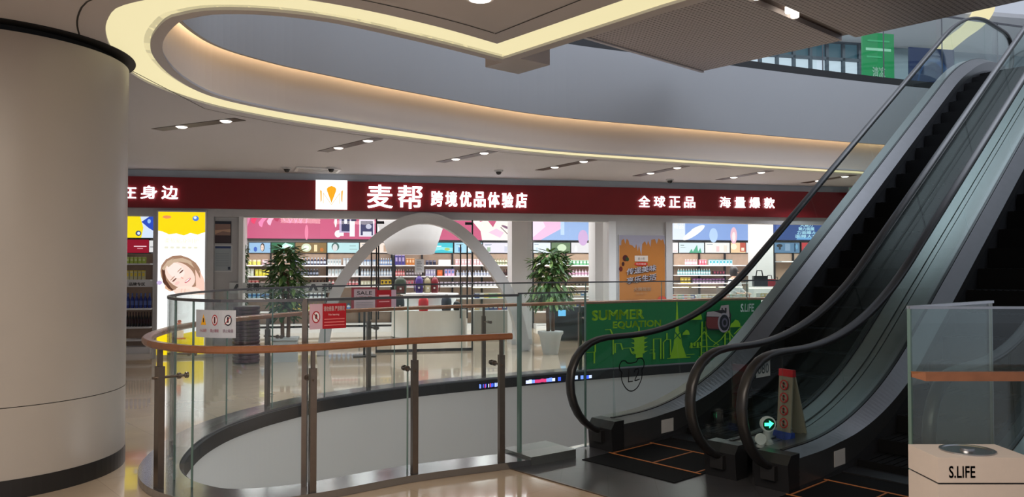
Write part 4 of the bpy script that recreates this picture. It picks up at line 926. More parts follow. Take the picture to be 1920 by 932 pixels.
# ------------------------------------------------------------------ person behind the right counter
def person(px, v, lab):
    u, _ = S(px, 500, v); root = MS @ Tr(u, v, 0, .5)
    J = {'pel': (0, 0, .88), 'wst': (0, 0, 1.0), 'chest': (0, -.01, 1.18), 'neck0': (0, 0, 1.32), 'neck': (0, 0, 1.38), 'head0': (0, -.01, 1.43), 'head1': (0, -.01, 1.50), 'top': (0, 0, 1.56),
         'sl': (.16, 0, 1.28), 'el': (.23, -.02, 1.03), 'wl': (.16, -.22, .95), 'hl': (.13, -.30, .96), 'sr': (-.16, 0, 1.28), 'er': (-.23, -.02, 1.03), 'wr': (-.16, -.22, .95), 'hr': (-.13, -.30, .96),
         'pl': (.09, 0, .83), 'kl': (.10, -.01, .46), 'al': (.10, .02, .08), 'tl': (.11, -.14, .03), 'pr': (-.09, 0, .83), 'kr': (-.10, -.01, .46), 'ar': (-.10, .02, .08), 'tr': (-.11, -.14, .03)}
    rad = {'pel': .14, 'wst': .115, 'chest': .13, 'neck0': .06, 'neck': .045, 'head0': .07, 'head1': .085, 'top': .055, 'sl': .055, 'el': .04, 'wl': .028, 'hl': .028, 'sr': .055, 'er': .04, 'wr': .028, 'hr': .028,
           'pl': .08, 'kl': .055, 'al': .038, 'tl': .03, 'pr': .08, 'kr': .055, 'ar': .038, 'tr': .03}
    Ed = [('pel', 'wst'), ('wst', 'chest'), ('chest', 'neck0'), ('neck0', 'neck'), ('neck', 'head0'), ('head0', 'head1'), ('head1', 'top'), ('neck0', 'sl'), ('sl', 'el'), ('el', 'wl'), ('wl', 'hl'), ('neck0', 'sr'), ('sr', 'er'), ('er', 'wr'), ('wr', 'hr'),
          ('pel', 'pl'), ('pl', 'kl'), ('kl', 'al'), ('al', 'tl'), ('pel', 'pr'), ('pr', 'kr'), ('kr', 'ar'), ('ar', 'tr')]
    for s_, h in ((1, 'hl'), (-1, 'hr')):
        for q in range(5):
            nm = 'f%s%d' % (h, q); nm2 = nm+'b'; x, y, z = J[h]
            if q < 4: J[nm] = (x+s_*(-.03+.018*q), y-.05, z-.005); J[nm2] = (x+s_*(-.032+.02*q), y-.078+.005*abs(q-1), z-.03)
            else: J[nm] = (x-s_*.045, y-.015, z-.0); J[nm2] = (x-s_*.055, y-.045, z-.015)
            rad[nm] = rad[nm2] = .0085; Ed += [(h, nm), (nm, nm2)]
    keys = list(J); me = bpy.data.meshes.new('person'); me.from_pydata([J[k] for k in keys], [(keys.index(a), keys.index(b)) for a, b in Ed], []); o = bpy.data.objects.new('person', me); COL.objects.link(o)
    o.matrix_world = root; md = o.modifiers.new('skin', 'SKIN'); md.use_smooth_shade = True
    for k, vv in enumerate(me.skin_vertices[0].data): vv.radius = (rad[keys[k]], rad[keys[k]]); vv.use_root = (keys[k] == 'pel')
    o.modifiers.new('sub', 'SUBSURF').levels = 2; o.modifiers['sub'].render_levels = 2; me.materials.append(M['skin'])
    tag(o, lab, 'person'); I_ = Matrix.Identity(4)
    hair = MB(M['hair']); hair.smooth = True; hair.lathe([(.01, .125), (.05, .115), (.085, .08), (.100, .03), (.100, -.03), (.088, -.09), (.06, -.12)], (0, .018, 1.485), 20); hh = hair.build('hair', o)
    sh = MB(c8(225, 228, 235)); sh.smooth = True
    T = Matrix.Diagonal((1.0, .68, 1, 1)); sh.lathe([(.17, .84), (.165, .98), (.175, 1.12), (.185, 1.24), (.15, 1.31), (.07, 1.35), (.055, 1.37)], (0, 0, 0), 22, T=T)
    for x in (-1, 1): sh.tube([(x*.14, 0, 1.275), (x*.19, 0, 1.18), (x*.23, -.02, 1.04), (x*.18, -.17, .965)], [.062, .058, .052, .042], 12)
    sh.build('shirt', o)
    tr = MB(c8(45, 48, 60)); tr.smooth = True; tr.lathe([(.15, .80), (.165, .86)], seg=20, T=Matrix.Diagonal((1, .75, 1, 1)))
    for x in (-1, 1): tr.tube([(x*.085, 0, .84), (x*.10, -.01, .47), (x*.10, .01, .09)], [.095, .072, .058], 12)
    tr.build('trousers', o)
    fc = MB(M['ink'])
    for x in (-.032, .032): fc.lathe([(.0075, -.006), (.0075, .006)], (x, -.098, 1.475), 8)
    fc.box((-.02, -.098, 1.418), (.02, -.086, 1.424)); fc.build('facial_features', o); no = MB(M['skin']); no.add([(-.012, -.092, 1.445), (.012, -.092, 1.445), (0, -.118, 1.448), (0, -.094, 1.478)], [(0, 1, 2), (0, 2, 3), (1, 3, 2)]); no.build('nose', o)
person(1377, 2.6, 'person with dark hair in a white shirt standing behind the right glass counters')
# ================================================================== RING BALUSTRADE
PH = .055
bal = thing('glass_balustrade', 'curved glass balustrade with wooden handrail and steel posts round the opening', 'balustrade', Tr(K[0], K[1]))
IB = Tr(-K[0], -K[1])
def L3(P, z): return [(p[0], p[1], z) for p in P]
RAILP = offset(G, .15)
def bb(mb, name, **k):
    mb.v = [(v[0]-K[0], v[1]-K[1], v[2]) for v in mb.v]; return mb.build(name, bal)
mb = MB(M['plinth']); mb.sweep(L3(G, 0), [(-.09, .002), (.20, .002), (.20, PH), (-.09, PH)]); bb(mb, 'plinth')
mb = MB(M['wood']); mb.smooth = False
i_end = at_px(RAILP, 958, True)
rp = seg(RAILP, max(0, i_end), len(G)-1.001)
pr = [(-.034, -.012), (-.026, -.024), (.026, -.024), (.034, -.012), (.034, .012), (.022, .024), (-.022, .024), (-.034, .012)]
mb.sweep(L3(rp, 1.045), pr); bb(mb, 'wooden_handrail')
GT = 1.37
jn = [at_px(G, 765, True), at_px(G, 573, True), at_px(G, 364, True), at_px(G, 331, True)]
jf = [at_px(G, p, False) for p in (330, 427, 512, 610, 740, 866, 945, 1098, 1240, 1400, 1560)]
jts = sorted(set([0.0]+jn+[j for j in jf if j > max(jn)+4]+[len(G)-1.01]))
for a, b in zip(jts, jts[1:]):
    P = seg(G, a+.04, b-.04); mb = MB(M['glass']); mb.smooth = False
    mb.sweep(L3(P, PH-.01), [(-.006, 0), (.006, 0), (.006, GT-PH), (-.006, GT-PH)]); bb(mb, 'glass_panel')
    mb = MB(M['steel']); mb.sweep(L3(seg(G, a, b), GT-.004), [(-.0095, -.012), (.0095, -.012), (.0095, .008), (-.0095, .008)], M['skirt']); bb(mb, 'top_edge')
for a in jts:
    p = lerp(G, a); bb(MB(M['glass_edge']).box((p[0]-.006, p[1]-.006, PH), (p[0]+.006, p[1]+.006, GT-.01)), 'glass_joint')
def rail_post(i, h=1.02, w_=.022, dp=.045):
    a, b = lerp(RAILP, max(0, i-1)), lerp(RAILP, min(len(G)-2, i+1)); p = lerp(RAILP, i); rz = math.atan2(b[1]-a[1], b[0]-a[0])
    T = Tr(p[0]-K[0], p[1]-K[1], 0, rz); po = MB(M['steel_dark']); po.box((-dp*.5, -w_, PH), (dp*.5, w_, .90)); po.box((-dp*.28, -w_*.6, .90), (dp*.28, w_*.6, h))
    o = po.build('post', bal, mtx=T)
    cl = MB(M['steel_dark']); cl.tube([(0, .05, .82), (0, -.20, .82)], .010, 8); cl.tube([(-.028, -.165, .82), (.028, -.165, .82)], .008, 8)
    for yy in (-.135, -.19): cl.lathe([(.022, -.009), (.022, .009)], seg=12, T=Matrix.Translation((0, yy, .82)) @ Matrix.Rotation(math.pi/2, 4, 'X'))
    cl.build('glass_clamp', o)
for px in (940, 778, 588): rail_post(at_px(RAILP, px, True))
rail_post(at_px(RAILP, 302, True), dp=.075)
bb(MB(M['steel_dark']).box((lerp(G, jn[1])[0]-.018, lerp(G, jn[1])[1]-.018, PH), (lerp(G, jn[1])[0]+.018, lerp(G, jn[1])[1]+.018, GT)), 'tall_post')
for px in (327, 503, 692, 907, 1087, 1300, 1500): rail_post(at_px(RAILP, px, False), w_=.02, dp=.05)
# end glass and its shoe, up to the escalator
A0, A1 = K, E2(-.1, -.12)
ef = thing('glass_end_screen', 'clear glass screen with steel shoe between the balustrade and the escalator', 'glass screen', Tr(K[0], K[1], 0, math.atan2(A1[1]-A0[1], A1[0]-A0[0]))); LE = math.dist(A0, A1)
MB(M['glass']).box((.012, -.006, .02), (LE-.02, .006, 1.372)).build('glass_panel', ef)
MB(M['glass_edge']).box((-.010, -.018, .02), (.012, .018, 1.372)).build('thick_edge', ef); MB(M['skirt']).box((-.01, -.009, 1.372), (LE, .009, 1.384)).build('top_edge', ef)
MB(M['steel_pale']).box((-.03, -.20, 0.001), (.44, .20, .075)).build('shoe', ef)
MB(M['glass_edge']).box((LE-.03, -.009, .02), (LE-.02, .009, 1.372)).build('end_edge', ef)

# signs stuck on the glass
def curve_sign(name, label, near, px0, px1, z0, z1, base, art, off=-.012, P=G, cat='sign', n=14, group=None):
    i0, i1 = at_px(P, px0, near), at_px(P, px1, near); c = resample(seg(P, min(i0, i1), max(i0, i1)), 60)
    if i0 > i1: c = c[::-1]
    mid_ = c[30]; sd = Vector((c[-1][0]-c[0][0], c[-1][1]-c[0][1])).normalized(); nrm = Vector((sd.y, -sd.x))   # towards the viewer side
    t = thing(name, label, cat, Tr(mid_[0], mid_[1], z0), group)
    def f(x, y, d):
        q = lerp(c, min(58.999, max(0, x*59))); e = abs(off)+d
        return (q[0]+nrm.x*e-mid_[0], q[1]+nrm.y*e-mid_[1], y*(z1-z0))
    mb = MB(base); vs = [f(k/n, y, -.003) for y in (0, 1) for k in range(n+1)]; mb.add(vs, [(k, k+1, n+2+k, n+1+k) for k in range(n)])
    mb.build('backing', t); mb = MB(base)
    vs = [f(k/n, y, 0) for y in (0, 1) for k in range(n+1)]; mb.add(vs, [(k, k+1, n+2+k, n+1+k) for k in range(n)])
    if art: art(Art(mb, f, .0006))
    mb.build('print', t); return t
WH = c8(225, 222, 226); RD = c8(168, 26, 38)
def nosm(a, x, y, r, c=RD, k=c8(60, 50, 50)):
    a.ell(x, y, r*1.0, r*2.2, c, n=20); a.ell(x, y, r*.78, r*1.75, WH, n=20); a.ell(x, y+.02, r*.3, r*.9, k); a.line([(x-r*.55, y+r*1.3), (x+r*.55, y-r*1.3)], r*.22, c)
curve_sign('warning_sign', 'red and white no leaning sign on the near glass below its top edge', True, 580, 648, 1.155, 1.335, c8(200, 165, 180), lambda a: (nosm(a, .17, .48, .11), a.rect(.34, 0, 1, 1, RD), a.text('请勿倚靠 严禁攀爬', .37, .70, .96, .9, c8(235, 215, 215), .02),
    a.text('No leaning', .5, .5, .8, .6, c8(235, 200, 200)), [a.rect(.38, .12+.12*k, .95, .16+.12*k, c8(225, 120, 120)) for k in range(3)]))
curve_sign('warning_sign', 'small red sign on the far glass right of the SALE stand', False, 706, 742, 1.08, 1.30, RD, lambda a: (a.rect(.75, 0, 1, 1, c8(200, 165, 180)), a.rect(.1, .6, .65, .72, c8(235, 180, 185)), a.rect(.1, .3, .65, .36, c8(235, 150, 155))))
curve_sign('safety_sign', 'white sticker on the near glass with yellow, red and black safety symbols', True, 371, 445, 1.11, 1.30, mat('sticker', (.48, .51, .57), .5), lambda a: (a.poly([(.16, .45), (.32, .45), (.24, .85)], c8(235, 170, 30)), a.rect(.225, .55, .255, .7, c8(60, 40, 20)),
    a.ell(.55, .64, .07, .2, RD), a.ell(.55, .64, .055, .155, WH), a.rect(.53, .52, .57, .76, c8(80, 30, 40)), a.ell(.85, .64, .08, .2, c8(50, 50, 60)), a.ell(.85, .64, .06, .15, WH), a.rect(.83, .55, .87, .76, c8(40, 40, 50)), a.line([(.79, .5), (.91, .78)], .015, RD),
    a.text('小心台阶', .14, .2, .35, .32, c8(170, 60, 60)), a.text('禁止攀爬', .45, .2, .66, .32, c8(150, 60, 90)), a.text('禁止吸烟', .75, .2, .96, .32, c8(110, 60, 90))))

# green banner on the far glass
GB, YG = c8(18, 104, 58, .6), c8(128, 178, 34, .6)
def art_banner(a):
    a.text('SUMMER', .03, .745, .31, .90, YG, .05); a.text('EQUATION', .14, .595, .405, .72, YG, .05)
    a.text('S.LiFE', .875, .80, .955, .94, c8(220, 230, 225), .05, .003)
    # tower
    a.poly([(.455, .10), (.55, .10), (.525, .30), (.515, .5), (.505, .52), (.505, .62), (.498, 1.0), (.494, 1.0), (.488, .62), (.485, .52), (.48, .45), (.475, .3)], YG); a.line([(.445, .095), (.565, .095)], .014, YG)
    a.line([(.478, .40), (.52, .52)], .008, GB); a.line([(.515, .40), (.48, .52)], .008, GB)
    # pagoda
    a.rect(.255, .20, .31, .55, YG)
    for k in range(5): a.poly([(.235, .24+.07*k), (.255, .21+.07*k), (.31, .21+.07*k), (.33, .24+.07*k)], YG)
    a.line([(.28, .55), (.28, .62)], .008, YG); a.rect(.262, .14, .30, .2, YG)
    W_ = .0075
    for P in ([(.0, .27), (.04, .27), (.04, .10)], [(.045, .27), (.045, .46), (.11, .46)], [(.10, .60), (.125, .60), (.14, .5), (.14, .22)], [(.15, .24), (.15, .38), (.18, .38), (.19, .28)], [(.19, .3), (.23, .3), (.24, .22), (.25, .2)],
              [(.34, .2), (.365, .2), (.365, .10)], [(.345, .25), (.365, .25)], [(.36, .1), (.36, .42), (.40, .42), (.40, .10)], [(.415, .10), (.415, .36), (.43, .4), (.455, .4), (.455, .15)], [(.435, .4), (.435, .5)], [(.55, .14), (.59, .14)]): a.line(P, W_, YG)
    for k in range(4): a.rect(.57+.018*k, .24+.03*(k % 2), .582+.018*k, .33, YG)
    def gate(x, s=1.0):
        for d in (-.018, .018): a.line([(x+d, .08), (x+d*.6, .66)], .008, YG)
        for y in (.16, .26, .36, .46, .56): a.line([(x-.018, y), (x+.018, y)], .006, YG)
        a.line([(x-.03, .09), (x+.03, .09)], .01, YG); a.line([(x, .5), (x-.04, .36), (x-.085, .27)], .007, YG); a.line([(x, .5), (x+.04, .36), (x+.085, .27)], .007, YG); a.line([(x-.085, .25), (x+.085, .25)], .008, YG)
    gate(.65); gate(.79)
    a.line([(.83, .44), (.875, .56), (.92, .46), (.95, .42)], .008, YG); a.line([(.84, .4), (.93, .4)], .008, YG); a.line([(.86, .4), (.86, .12)], .007, YG); a.line([(.91, .4), (.91, .12)], .007, YG); a.line([(.84, .25), (.93, .25)], .006, YG)
    for x, y, s in ((.60, .73, 1), (.835, .58, .9), (.54, .48, .6)): a.poly([(x-.035*s, y-.03*s), (x+.035*s, y-.03*s), (x+.032*s, y+.03*s), (x+.02*s, y+.09*s), (x, y+.11*s), (x-.015*s, y+.06*s), (x-.03*s, y+.03*s)], YG)
    # camera
    a.poly([(.655, .60), (.665, .53), (.80, .50), (.81, .75), (.80, .86), (.66, .82)], c8(35, 28, 32)); a.poly([(.66, .60), (.672, .55), (.79, .52), (.80, .72), (.662, .74)], c8(112, 48, 48)); a.poly([(.66, .75), (.665, .82), (.74, .84), (.75, .92), (.795, .93), (.80, .73)], c8(165, 150, 152))
    a.rect(.752, .8, .762, .88, c8(30, 28, 34)); a.rect(.772, .8, .782, .88, c8(30, 28, 34)); a.ell(.765, .635, .037, .165, c8(150, 142, 150)); a.ell(.768, .635, .03, .135, c8(28, 26, 36)); a.ell(.77, .635, .018, .08, c8(95, 88, 105)); a.ell(.77, .635, .01, .045, c8(20, 18, 26))
curve_sign('green_banner', 'long green SUMMER EQUATION banner with yellow skyline on the far glass', False, 1097, 1424, .04, 1.035, GB, art_banner, off=-.03, P=offset(G, -.03), cat='banner', n=30)
# LED ticker on the slab edge
def tick(px0, px1, lab):
    PP = offset(G, -.125); i0, i1 = at_px(PP, px0, False), at_px(PP, px1, False); c = resample(seg(PP, i0, i1), 24); t = thing('led_ticker', lab, 'led sign', Tr(c[0][0], c[0][1], -.1))
    mb = MB(c8(12, 16, 40)); q = lambda P, z: [(p[0]-c[0][0], p[1]-c[0][1], z) for p in P]; mb.sweep(q(c, .0), [(-.012, .01), (.0, .01), (.0, .10), (-.012, .10)]); mb.build('strip', t)
    mb = MB(); rnd = random.Random(px0); d = offset(c, -.014)
    for k in range(0, 23):
        if rnd.random() < .75:
            m = lm8(*rnd.choice([(120, 150, 255), (210, 215, 255), (60, 90, 230), (200, 60, 110)]), 1.5); a, b = d[k], d[k+1]; z0, z1 = .025+rnd.random()*.01, .085-rnd.random()*.01
            mb.add([(a[0]-c[0][0], a[1]-c[0][1], z0), (b[0]-c[0][0], b[1]-c[0][1], z0), (b[0]-c[0][0], b[1]-c[0][1], z1), (a[0]-c[0][0], a[1]-c[0][1], z1)], [(0, 1, 2, 3)], m)
    mb.build('lit_characters', t)
tick(898, 936, 'short blue LED ticker on the slab edge left of the steel post'); tick(985, 1108, 'longer LED ticker on the slab edge with blue, white and red characters')

# ================================================================== ESCALATORS
SL, SB, HW = .632, 1.386, 1.05
STOP = SB+UP/SL+.02; HT = 1.15
def zs(s):
    if s < SB-HW: return 0
    if s < SB+HW: return SL*(s-SB+HW)**2/(4*HW)
    if s < STOP-HT: return SL*(s-SB)
    if s < STOP+HT: return UP+.012-SL*(STOP+HT-s)**2/(4*HT)
    return UP+.012
def slope(s): return (zs(s+.01)-zs(s-.01))/.02
SMAX = 11.3
SS = [.0+.16*k for k in range(int(SMAX/.16)+1)]
RH = .985
def loop(sign=1, s0=0.0):
    return [(.32, .13), (.12, .135), (-.08, .16), (-.26, .25), (-.39, .39), (-.455, .56), (-.445, .72), (-.36, .86), (-.22, .945), (-.05, .98)]
def rail_path():
    P = loop()+[(s, zs(s)+RH) for s in SS if s > .05]
    e = SMAX; z = UP+.012
    P += [(e+.05, z+.98), (e+.22, z+.945), (e+.36, z+.86), (e+.445, z+.72), (e+.455, z+.56), (e+.39, z+.39), (e+.26, z+.25), (e+.0, z+.16)]
    return resample(spline(P, 3), 150)
HP = rail_path()
def ext(mb, lower, upper, w0, w1, m):     # solid between two s-z polylines of equal length, from w0 to w1
    n = len(lower); vs = [(s, -w, z) for w in (w0, w1) for s, z in lower]+[(s, -w, z) for w in (w0, w1) for s, z in upper]
    fs = []
    for k in range(n-1):
        fs += [(k, k+1, n+k+1, n+k), (2*n+k, 3*n+k, 3*n+k+1, 2*n+k+1), (k, 2*n+k, 2*n+k+1, k+1), (n+k, n+k+1, 3*n+k+1, 3*n+k)]
    fs += [(0, n, 3*n, 2*n), (n-1, 3*n-1, 4*n-1, 2*n-1)]
    return mb.add(vs, fs, m)
def balustrade(esc, w, inner, lab=None):
    """w: lateral position, inner: +1 when the steps are on the right of it"""
    mb = MB(M['black']); mb.smooth = True
    n = len(HP); pro = [(-.040, -.006), (-.034, -.030), (-.012, -.032), (.012, -.032), (.034, -.030), (.040, -.006), (.034, .008), (.016, .015), (-.016, .015), (-.034, .008)]
    vs = []; fs = []
    for i, (s, z) in enumerate(HP):
        a, b = HP[max(0, i-1)], HP[min(n-1, i+1)]; L = math.dist(a, b); ts, tz = (b[0]-a[0])/L, (b[1]-a[1])/L
        for q, r in pro: vs.append((s-tz*r, -(w+q), z+ts*r))
    k_ = len(pro)
    for i in range(n-1):
        for q in range(k_): q2 = (q+1) % k_; fs.append((i*k_+q, i*k_+q2, (i+1)*k_+q2, (i+1)*k_+q))
    fs += [tuple(range(k_))[::-1], tuple(range((n-1)*k_, n*k_))]; mb.add(vs, fs); mb.build('handrail', esc)
    # glass panels
    js = [.10, 1.15, 2.55, 4.1, 5.65, 7.2, 8.75, 10.2, SMAX+.05]
    up = lambda s: (s-slope(s)*.62, zs(s)+RH-.035+slope(s)*-.0)
    def top_at(s): # point on the rail perpendicular above s
        q = s-slope(s)*.55; return (q, zs(q)+RH-.03)
    for a, b in zip(js, js[1:]):
        N_ = 12; ss = [a+.006+(b-a-.012)*k/N_ for k in range(N_+1)]
        ext(g := MB(M['esc_glass']), [(s, zs(s)+.20) for s in ss], [top_at(s) for s in ss], w-.005, w+.005, M['esc_glass']); g.build('glass_panel', esc)
    lp = [(.14, .16), (-.06, .18), (-.24, .27), (-.36, .40), (-.42, .56), (-.41, .71), (-.335, .84), (-.20, .915), (-.04, .95), (.095, .955)]
    lo = [(.095, .2)]*len(lp)
    g = MB(M['esc_glass']); g.xz([(s, z) for s, z in lp], -w-.005, -w+.005); g.build('newel_glass', esc)
    e = SMAX+.06; z = UP; lp2 = [(e, z+.955), (e+.18, z+.92), (e+.33, z+.84), (e+.41, z+.71), (e+.42, z+.56), (e+.36, z+.40), (e+.2, z+.25), (e, z+.2)]
    g = MB(M['esc_glass']); g.xz(lp2, -w-.005, -w+.005); g.build('newel_glass', esc)
    # decks and skirt
    ss = [.08+.05*k for k in range(int((SMAX-.08)/.05)+1)]+[SMAX+.1]
    def drop(s): return .035+.10*min(1, max(0, (s-.7)/1.5)) if s < 9.0 else .035+.10*max(0, (10.6-s)/1.6)
    i_ = inner; w1 = w+i_*.018; w2 = w+i_*.135
    n = len(ss); vs = [(s, -w1, zs(s)+.262) for s in ss]+[(s, -w2, zs(s)+.262-drop(s)) for s in ss]+[(s, -w1, zs(s)+.05) for s in ss]+[(s, -w2, zs(s)+.03) for s in ss]
    d = MB(M['deck']); d.add(vs, [(k, k+1, n+k+1, n+k) for k in range(n-1)]+[(n+k, n+k+1, 3*n+k+1, 3*n+k) for k in range(n-1)]+[(2*n+k, 2*n+k+1, k+1, k) for k in range(n-1)]+[(0, n, 3*n, 2*n), (n-1, 3*n-1, 4*n-1, 2*n-1)]); d.build('inner_deck', esc)
    wa, wb = sorted((w+i_*.10, w+i_*.13)); sk = MB(M['skirt']); ext(sk, [(s, zs(s)-.32 if s > .9 else max(.002, zs(s)-.32)) for s in ss], [(s, zs(s)+.262-drop(s)-.015) for s in ss], wa, wb, M['skirt']); sk.build('skirt_panel', esc)
    wa, wb = sorted((w-i_*.016, w-i_*.15)); od = MB(M['steel_pale']); ext(od, [(s, zs(s)+.22) for s in ss], [(s, zs(s)+.258) for s in ss], wa, wb, M['steel_pale']); od.build('outer_deck', esc)
    gc = MB(M['black_metal']); ext(gc, [(s, zs(s)+.20) for s in ss], [(s, zs(s)+.268) for s in ss], w-.014, w+.014, M['black_metal']); gc.build('glass_channel', esc)
    # front cap where the handrail runs in
    fb = MB(M['black_metal']); fb.xz([(-.06, .002), (-.08, .20), (-.03, .262), (.09, .262), (.09, .002)], -w-.135, -w+.135); o = fb.build('front_box', esc)
    ib = MB(M['black']); ib.box((-.12, -w-.055, .085), (-.05, -w+.055, .185)); ib.build('handrail_inlet', o)
    tl = MB(c8(200, 196, 192)); yy = -(w+i_*.137); tl.box((.62, yy-.001, .07), (.80, yy+.001, .19)); tl.build('label_plate', esc)
def escalator(name, label, wl, wr):
    esc = thing(name, label, 'escalator', ME)
    balustrade(esc, wl, 1); balustrade(esc, wr, -1)
    a, b = wl+.14, wr-.14
    # comb and landing plates
    MB(M['step']).box((-.45, -b, .001), (.98, -a, .012)).build('landing_plate', esc)
    MB(M['step']).box((SMAX-.3, -b, UP+.002), (SMAX+1.0, -a, UP+.014)).build('landing_plate', esc)
    ol = MB(M['orange_line'])
    for s in (-.12, .44): ol.box((s, -b, .012), (s+.013, -a, .0165))
    for w in (a+.03, (a+b)/2, b-.05): ol.box((-.12, -w-.006, .012), (.46, -w+.006, .0160))
    ol.build('orange_safety_lines', esc)
    MB(M['black_metal']).box((.74, -b, .012), (.98, -a, .022)).build('comb', esc)
    # steps
    P0 = MB(M['step']); P0.box((0, -b+.004, -.03), (.40, -a-.004, 0)); P0.box((0, -b+.004, -.26), (.02, -a-.004, -.03))
    for k in range(14):
        y0 = -b+.02+(b-a-.04)*k/14; P0.box((.01, y0, 0), (.39, y0+.02, .006), M['step'])
    st0 = None; s = 1.0
    while s < SMAX-.5:
        z = (zs(s+.0)) if s < 5 else zs(s+.0)
        if st0 is None: st0 = P0.build('step', esc); o = st0
        else: o = st0.copy(); COL.objects.link(o); o.parent = esc
        o.location = (s, 0, z+.004); s += .405*(1 if slope(s) < .05 else math.cos(math.atan(slope(s))))
    tr = MB(M['black_metal']); ss = [.95+.3*k for k in range(34)]
    ext(tr, [(s, zs(s)-1.0 if s > 2.2 else -.9) for s in ss], [(s, zs(s)-.34) for s in ss], wl-.02, wr+.02, M['black_metal']); tr.build('truss', esc)
    for w_, i in ((wl-.15, -1), (wr+.12, 1)):
        cl = MB(M['white_paint']); ss2 = [1.65+.3*k for k in range(31)]; ext(cl, [(s, zs(s)-1.0 if s > 2.4 else -.95) for s in ss2], [(s, zs(s)+.22) for s in ss2], w_, w_+.03, M['white_paint']); cl.build('side_cladding', esc)
    return esc
e1 = escalator('escalator', 'left of the two escalators, rising over the opening behind the L2 bear sticker', 0, 1.20)
e2 = escalator('escalator', 'right of the two escalators, nearest the white bin and right glass barrier', 1.62, 2.82)
# cover between the two
md = MB(M['steel_pale']); ss = [.12+.05*k for k in range(225)]
ext(md, [(s, zs(s)+.20) for s in ss], [(s, zs(s)+.245) for s in ss], 1.355, 1.405, M['steel_pale']); ext(md, [(s, zs(s)+.20) for s in ss], [(s, zs(s)+.245) for s in ss], 1.413, 1.465, M['steel_pale'])
ext(md, [(s, max(.002, zs(s)-.1)) for s in ss], [(s, zs(s)+.20) for s in ss], 1.36, 1.46, M['black_metal'])
mo = md.build('centre_cover', mtx=ME); tag(mo, 'pale metal cover running up between the two escalators', 'escalator cover')
struct('floor', MB(M['plate']).box((-1.06, -4.6, .0005), (1.55, .19, .006)).build('tmp').data and MB(M['plate']).box((-1.06, -4.6, .0005), (1.55, .19, .006)), ME)
bpy.data.objects.remove(bpy.data.objects['tmp'])
struct('trim_9', MB(M['steel_dark']).box((-1.075, -4.6, .0005), (-1.06, .19, .008)), ME)
struct('floor_upper', MB(M['white_paint']).box((SMAX-.15, -5.5, UP-.22), (SMAX+3.5, .9, UP-.001)), ME)
# bear outline with L2 on the first newel glass
def esc_art(name, label, cat, w, s0, s1, z0, z1, art, base=None):
    t = thing(name, label, cat, ME @ Tr((s0+s1)/2, -w, z0)); f = lambda x, y, d: ((x-.5)*(s1-s0), -.007-d, y*(z1-z0)); mb = MB(base or M['ink'])
    if base: mb.add([f(0, 0, 0), f(1, 0, 0), f(1, 1, 0), f(0, 1, 0)], [(0, 1, 2, 3)])
    art(Art(mb, f, .0006)); mb.build('print', t); return t
def bear(a):
    P = spline([(.5, 0), (.72, .08), (.88, .3), (.93, .52), (.90, .60), (.99, .70), (1.0, .86), (.90, .97), (.76, .97), (.68, .88), (.5, .86), (.32, .88), (.24, .95), (.1, .95), (.01, .84), (.02, .7), (.11, .6), (.08, .52), (.13, .3), (.3, .08)], 4, True)
    a.line(P, .035, M['ink'], True); a.line([(.38, .66), (.36, .30), (.52, .30)], .035, M['ink']); a.line(spline([(.60, .58), (.66, .66), (.76, .64), (.76, .54), (.62, .32), (.80, .33)], 4), .035, M['ink'])
esc_art('floor_sticker', 'black bear outline sticker reading L2 on the left escalator newel glass', 'sticker', 0, .18, .53, .47, .765, bear)
esc_art('number_label', 'small pale label reading 080 on the glass behind the second newel', 'label', 1.62, -.27, -.08, .82, .935, lambda a: a.text('080', .12, .2, .9, .8, c8(95, 110, 115), .02), base=mat('label_film', (.30, .34, .34), .6))
# warning board and direction lamp standing on the cover between the escalators
fr = ME @ Tr(.56, -1.41, .247, -1.75)
wb = thing('folding_warning_board', 'narrow white folding board with red top and four prohibition symbols', 'warning board', fr)
def slab(x0, x1, pts, m): return MB(m).add([(x, y, z) for x in (x0, x1) for y, z in pts], [(0, 1, 2, 3), (7, 6, 5, 4), (0, 4, 5, 1), (1, 5, 6, 2), (2, 6, 7, 3), (3, 7, 4, 0)])
CR = c8(150, 140, 125)
slab(-.065, .065, [(-.05, .05), (-.038, .05), (.0, .53), (-.012, .53)], CR).build('front_leaf', wb)
slab(-.065, .065, [(.15, .0), (.162, .0), (.012, .53), (.0, .53)], CR).build('back_leaf', wb)
slab(-.067, .067, [(-.02, .485), (.02, .485), (.016, .54), (-.016, .54)], M['red']).build('red_top', wb)
slab(-.085, .085, [(-.085, 0), (-.02, 0), (-.022, .055), (-.06, .055)], M['blue']).build('blue_foot', wb)
mb = MB(); a = Art(mb, lambda x, y, d: (x, -.051+(y-.05)*.038/.48-d, y), .0012)
for k in range(4):
    y = .12+.10*k; a.ell(0, y, .040, .040, M['red']); a.ell(0, y, .031, .031, CR); a.ell(0, y+.010, .010, .012, M['ink']); a.rect(-.008, y-.022, .008, y, M['ink']); a.line([(-.024, y+.022), (.024, y-.022)], .007, M['red'])
mb.build('prohibition_symbols', wb)
di = thing('direction_indicator', 'small round glowing green arrow lamp beside the folding warning board', 'indicator lamp', ME @ Tr(.25, -1.41, .246, -.62))
MB(M['grey_frame']).lathe([(.05, 0), (.045, .02), (.03, .04), (.028, .11)], seg=18).build('stem', di)
T = Matrix.Translation((0, 0, .155)) @ Matrix.Rotation(math.pi/2, 4, 'X')
mb = MB(M['white']); mb.lathe([(.052, -.02), (.058, .0), (.058, .028), (.047, .03), (.047, .024)], seg=28, T=T); mb.build('round_head', di)
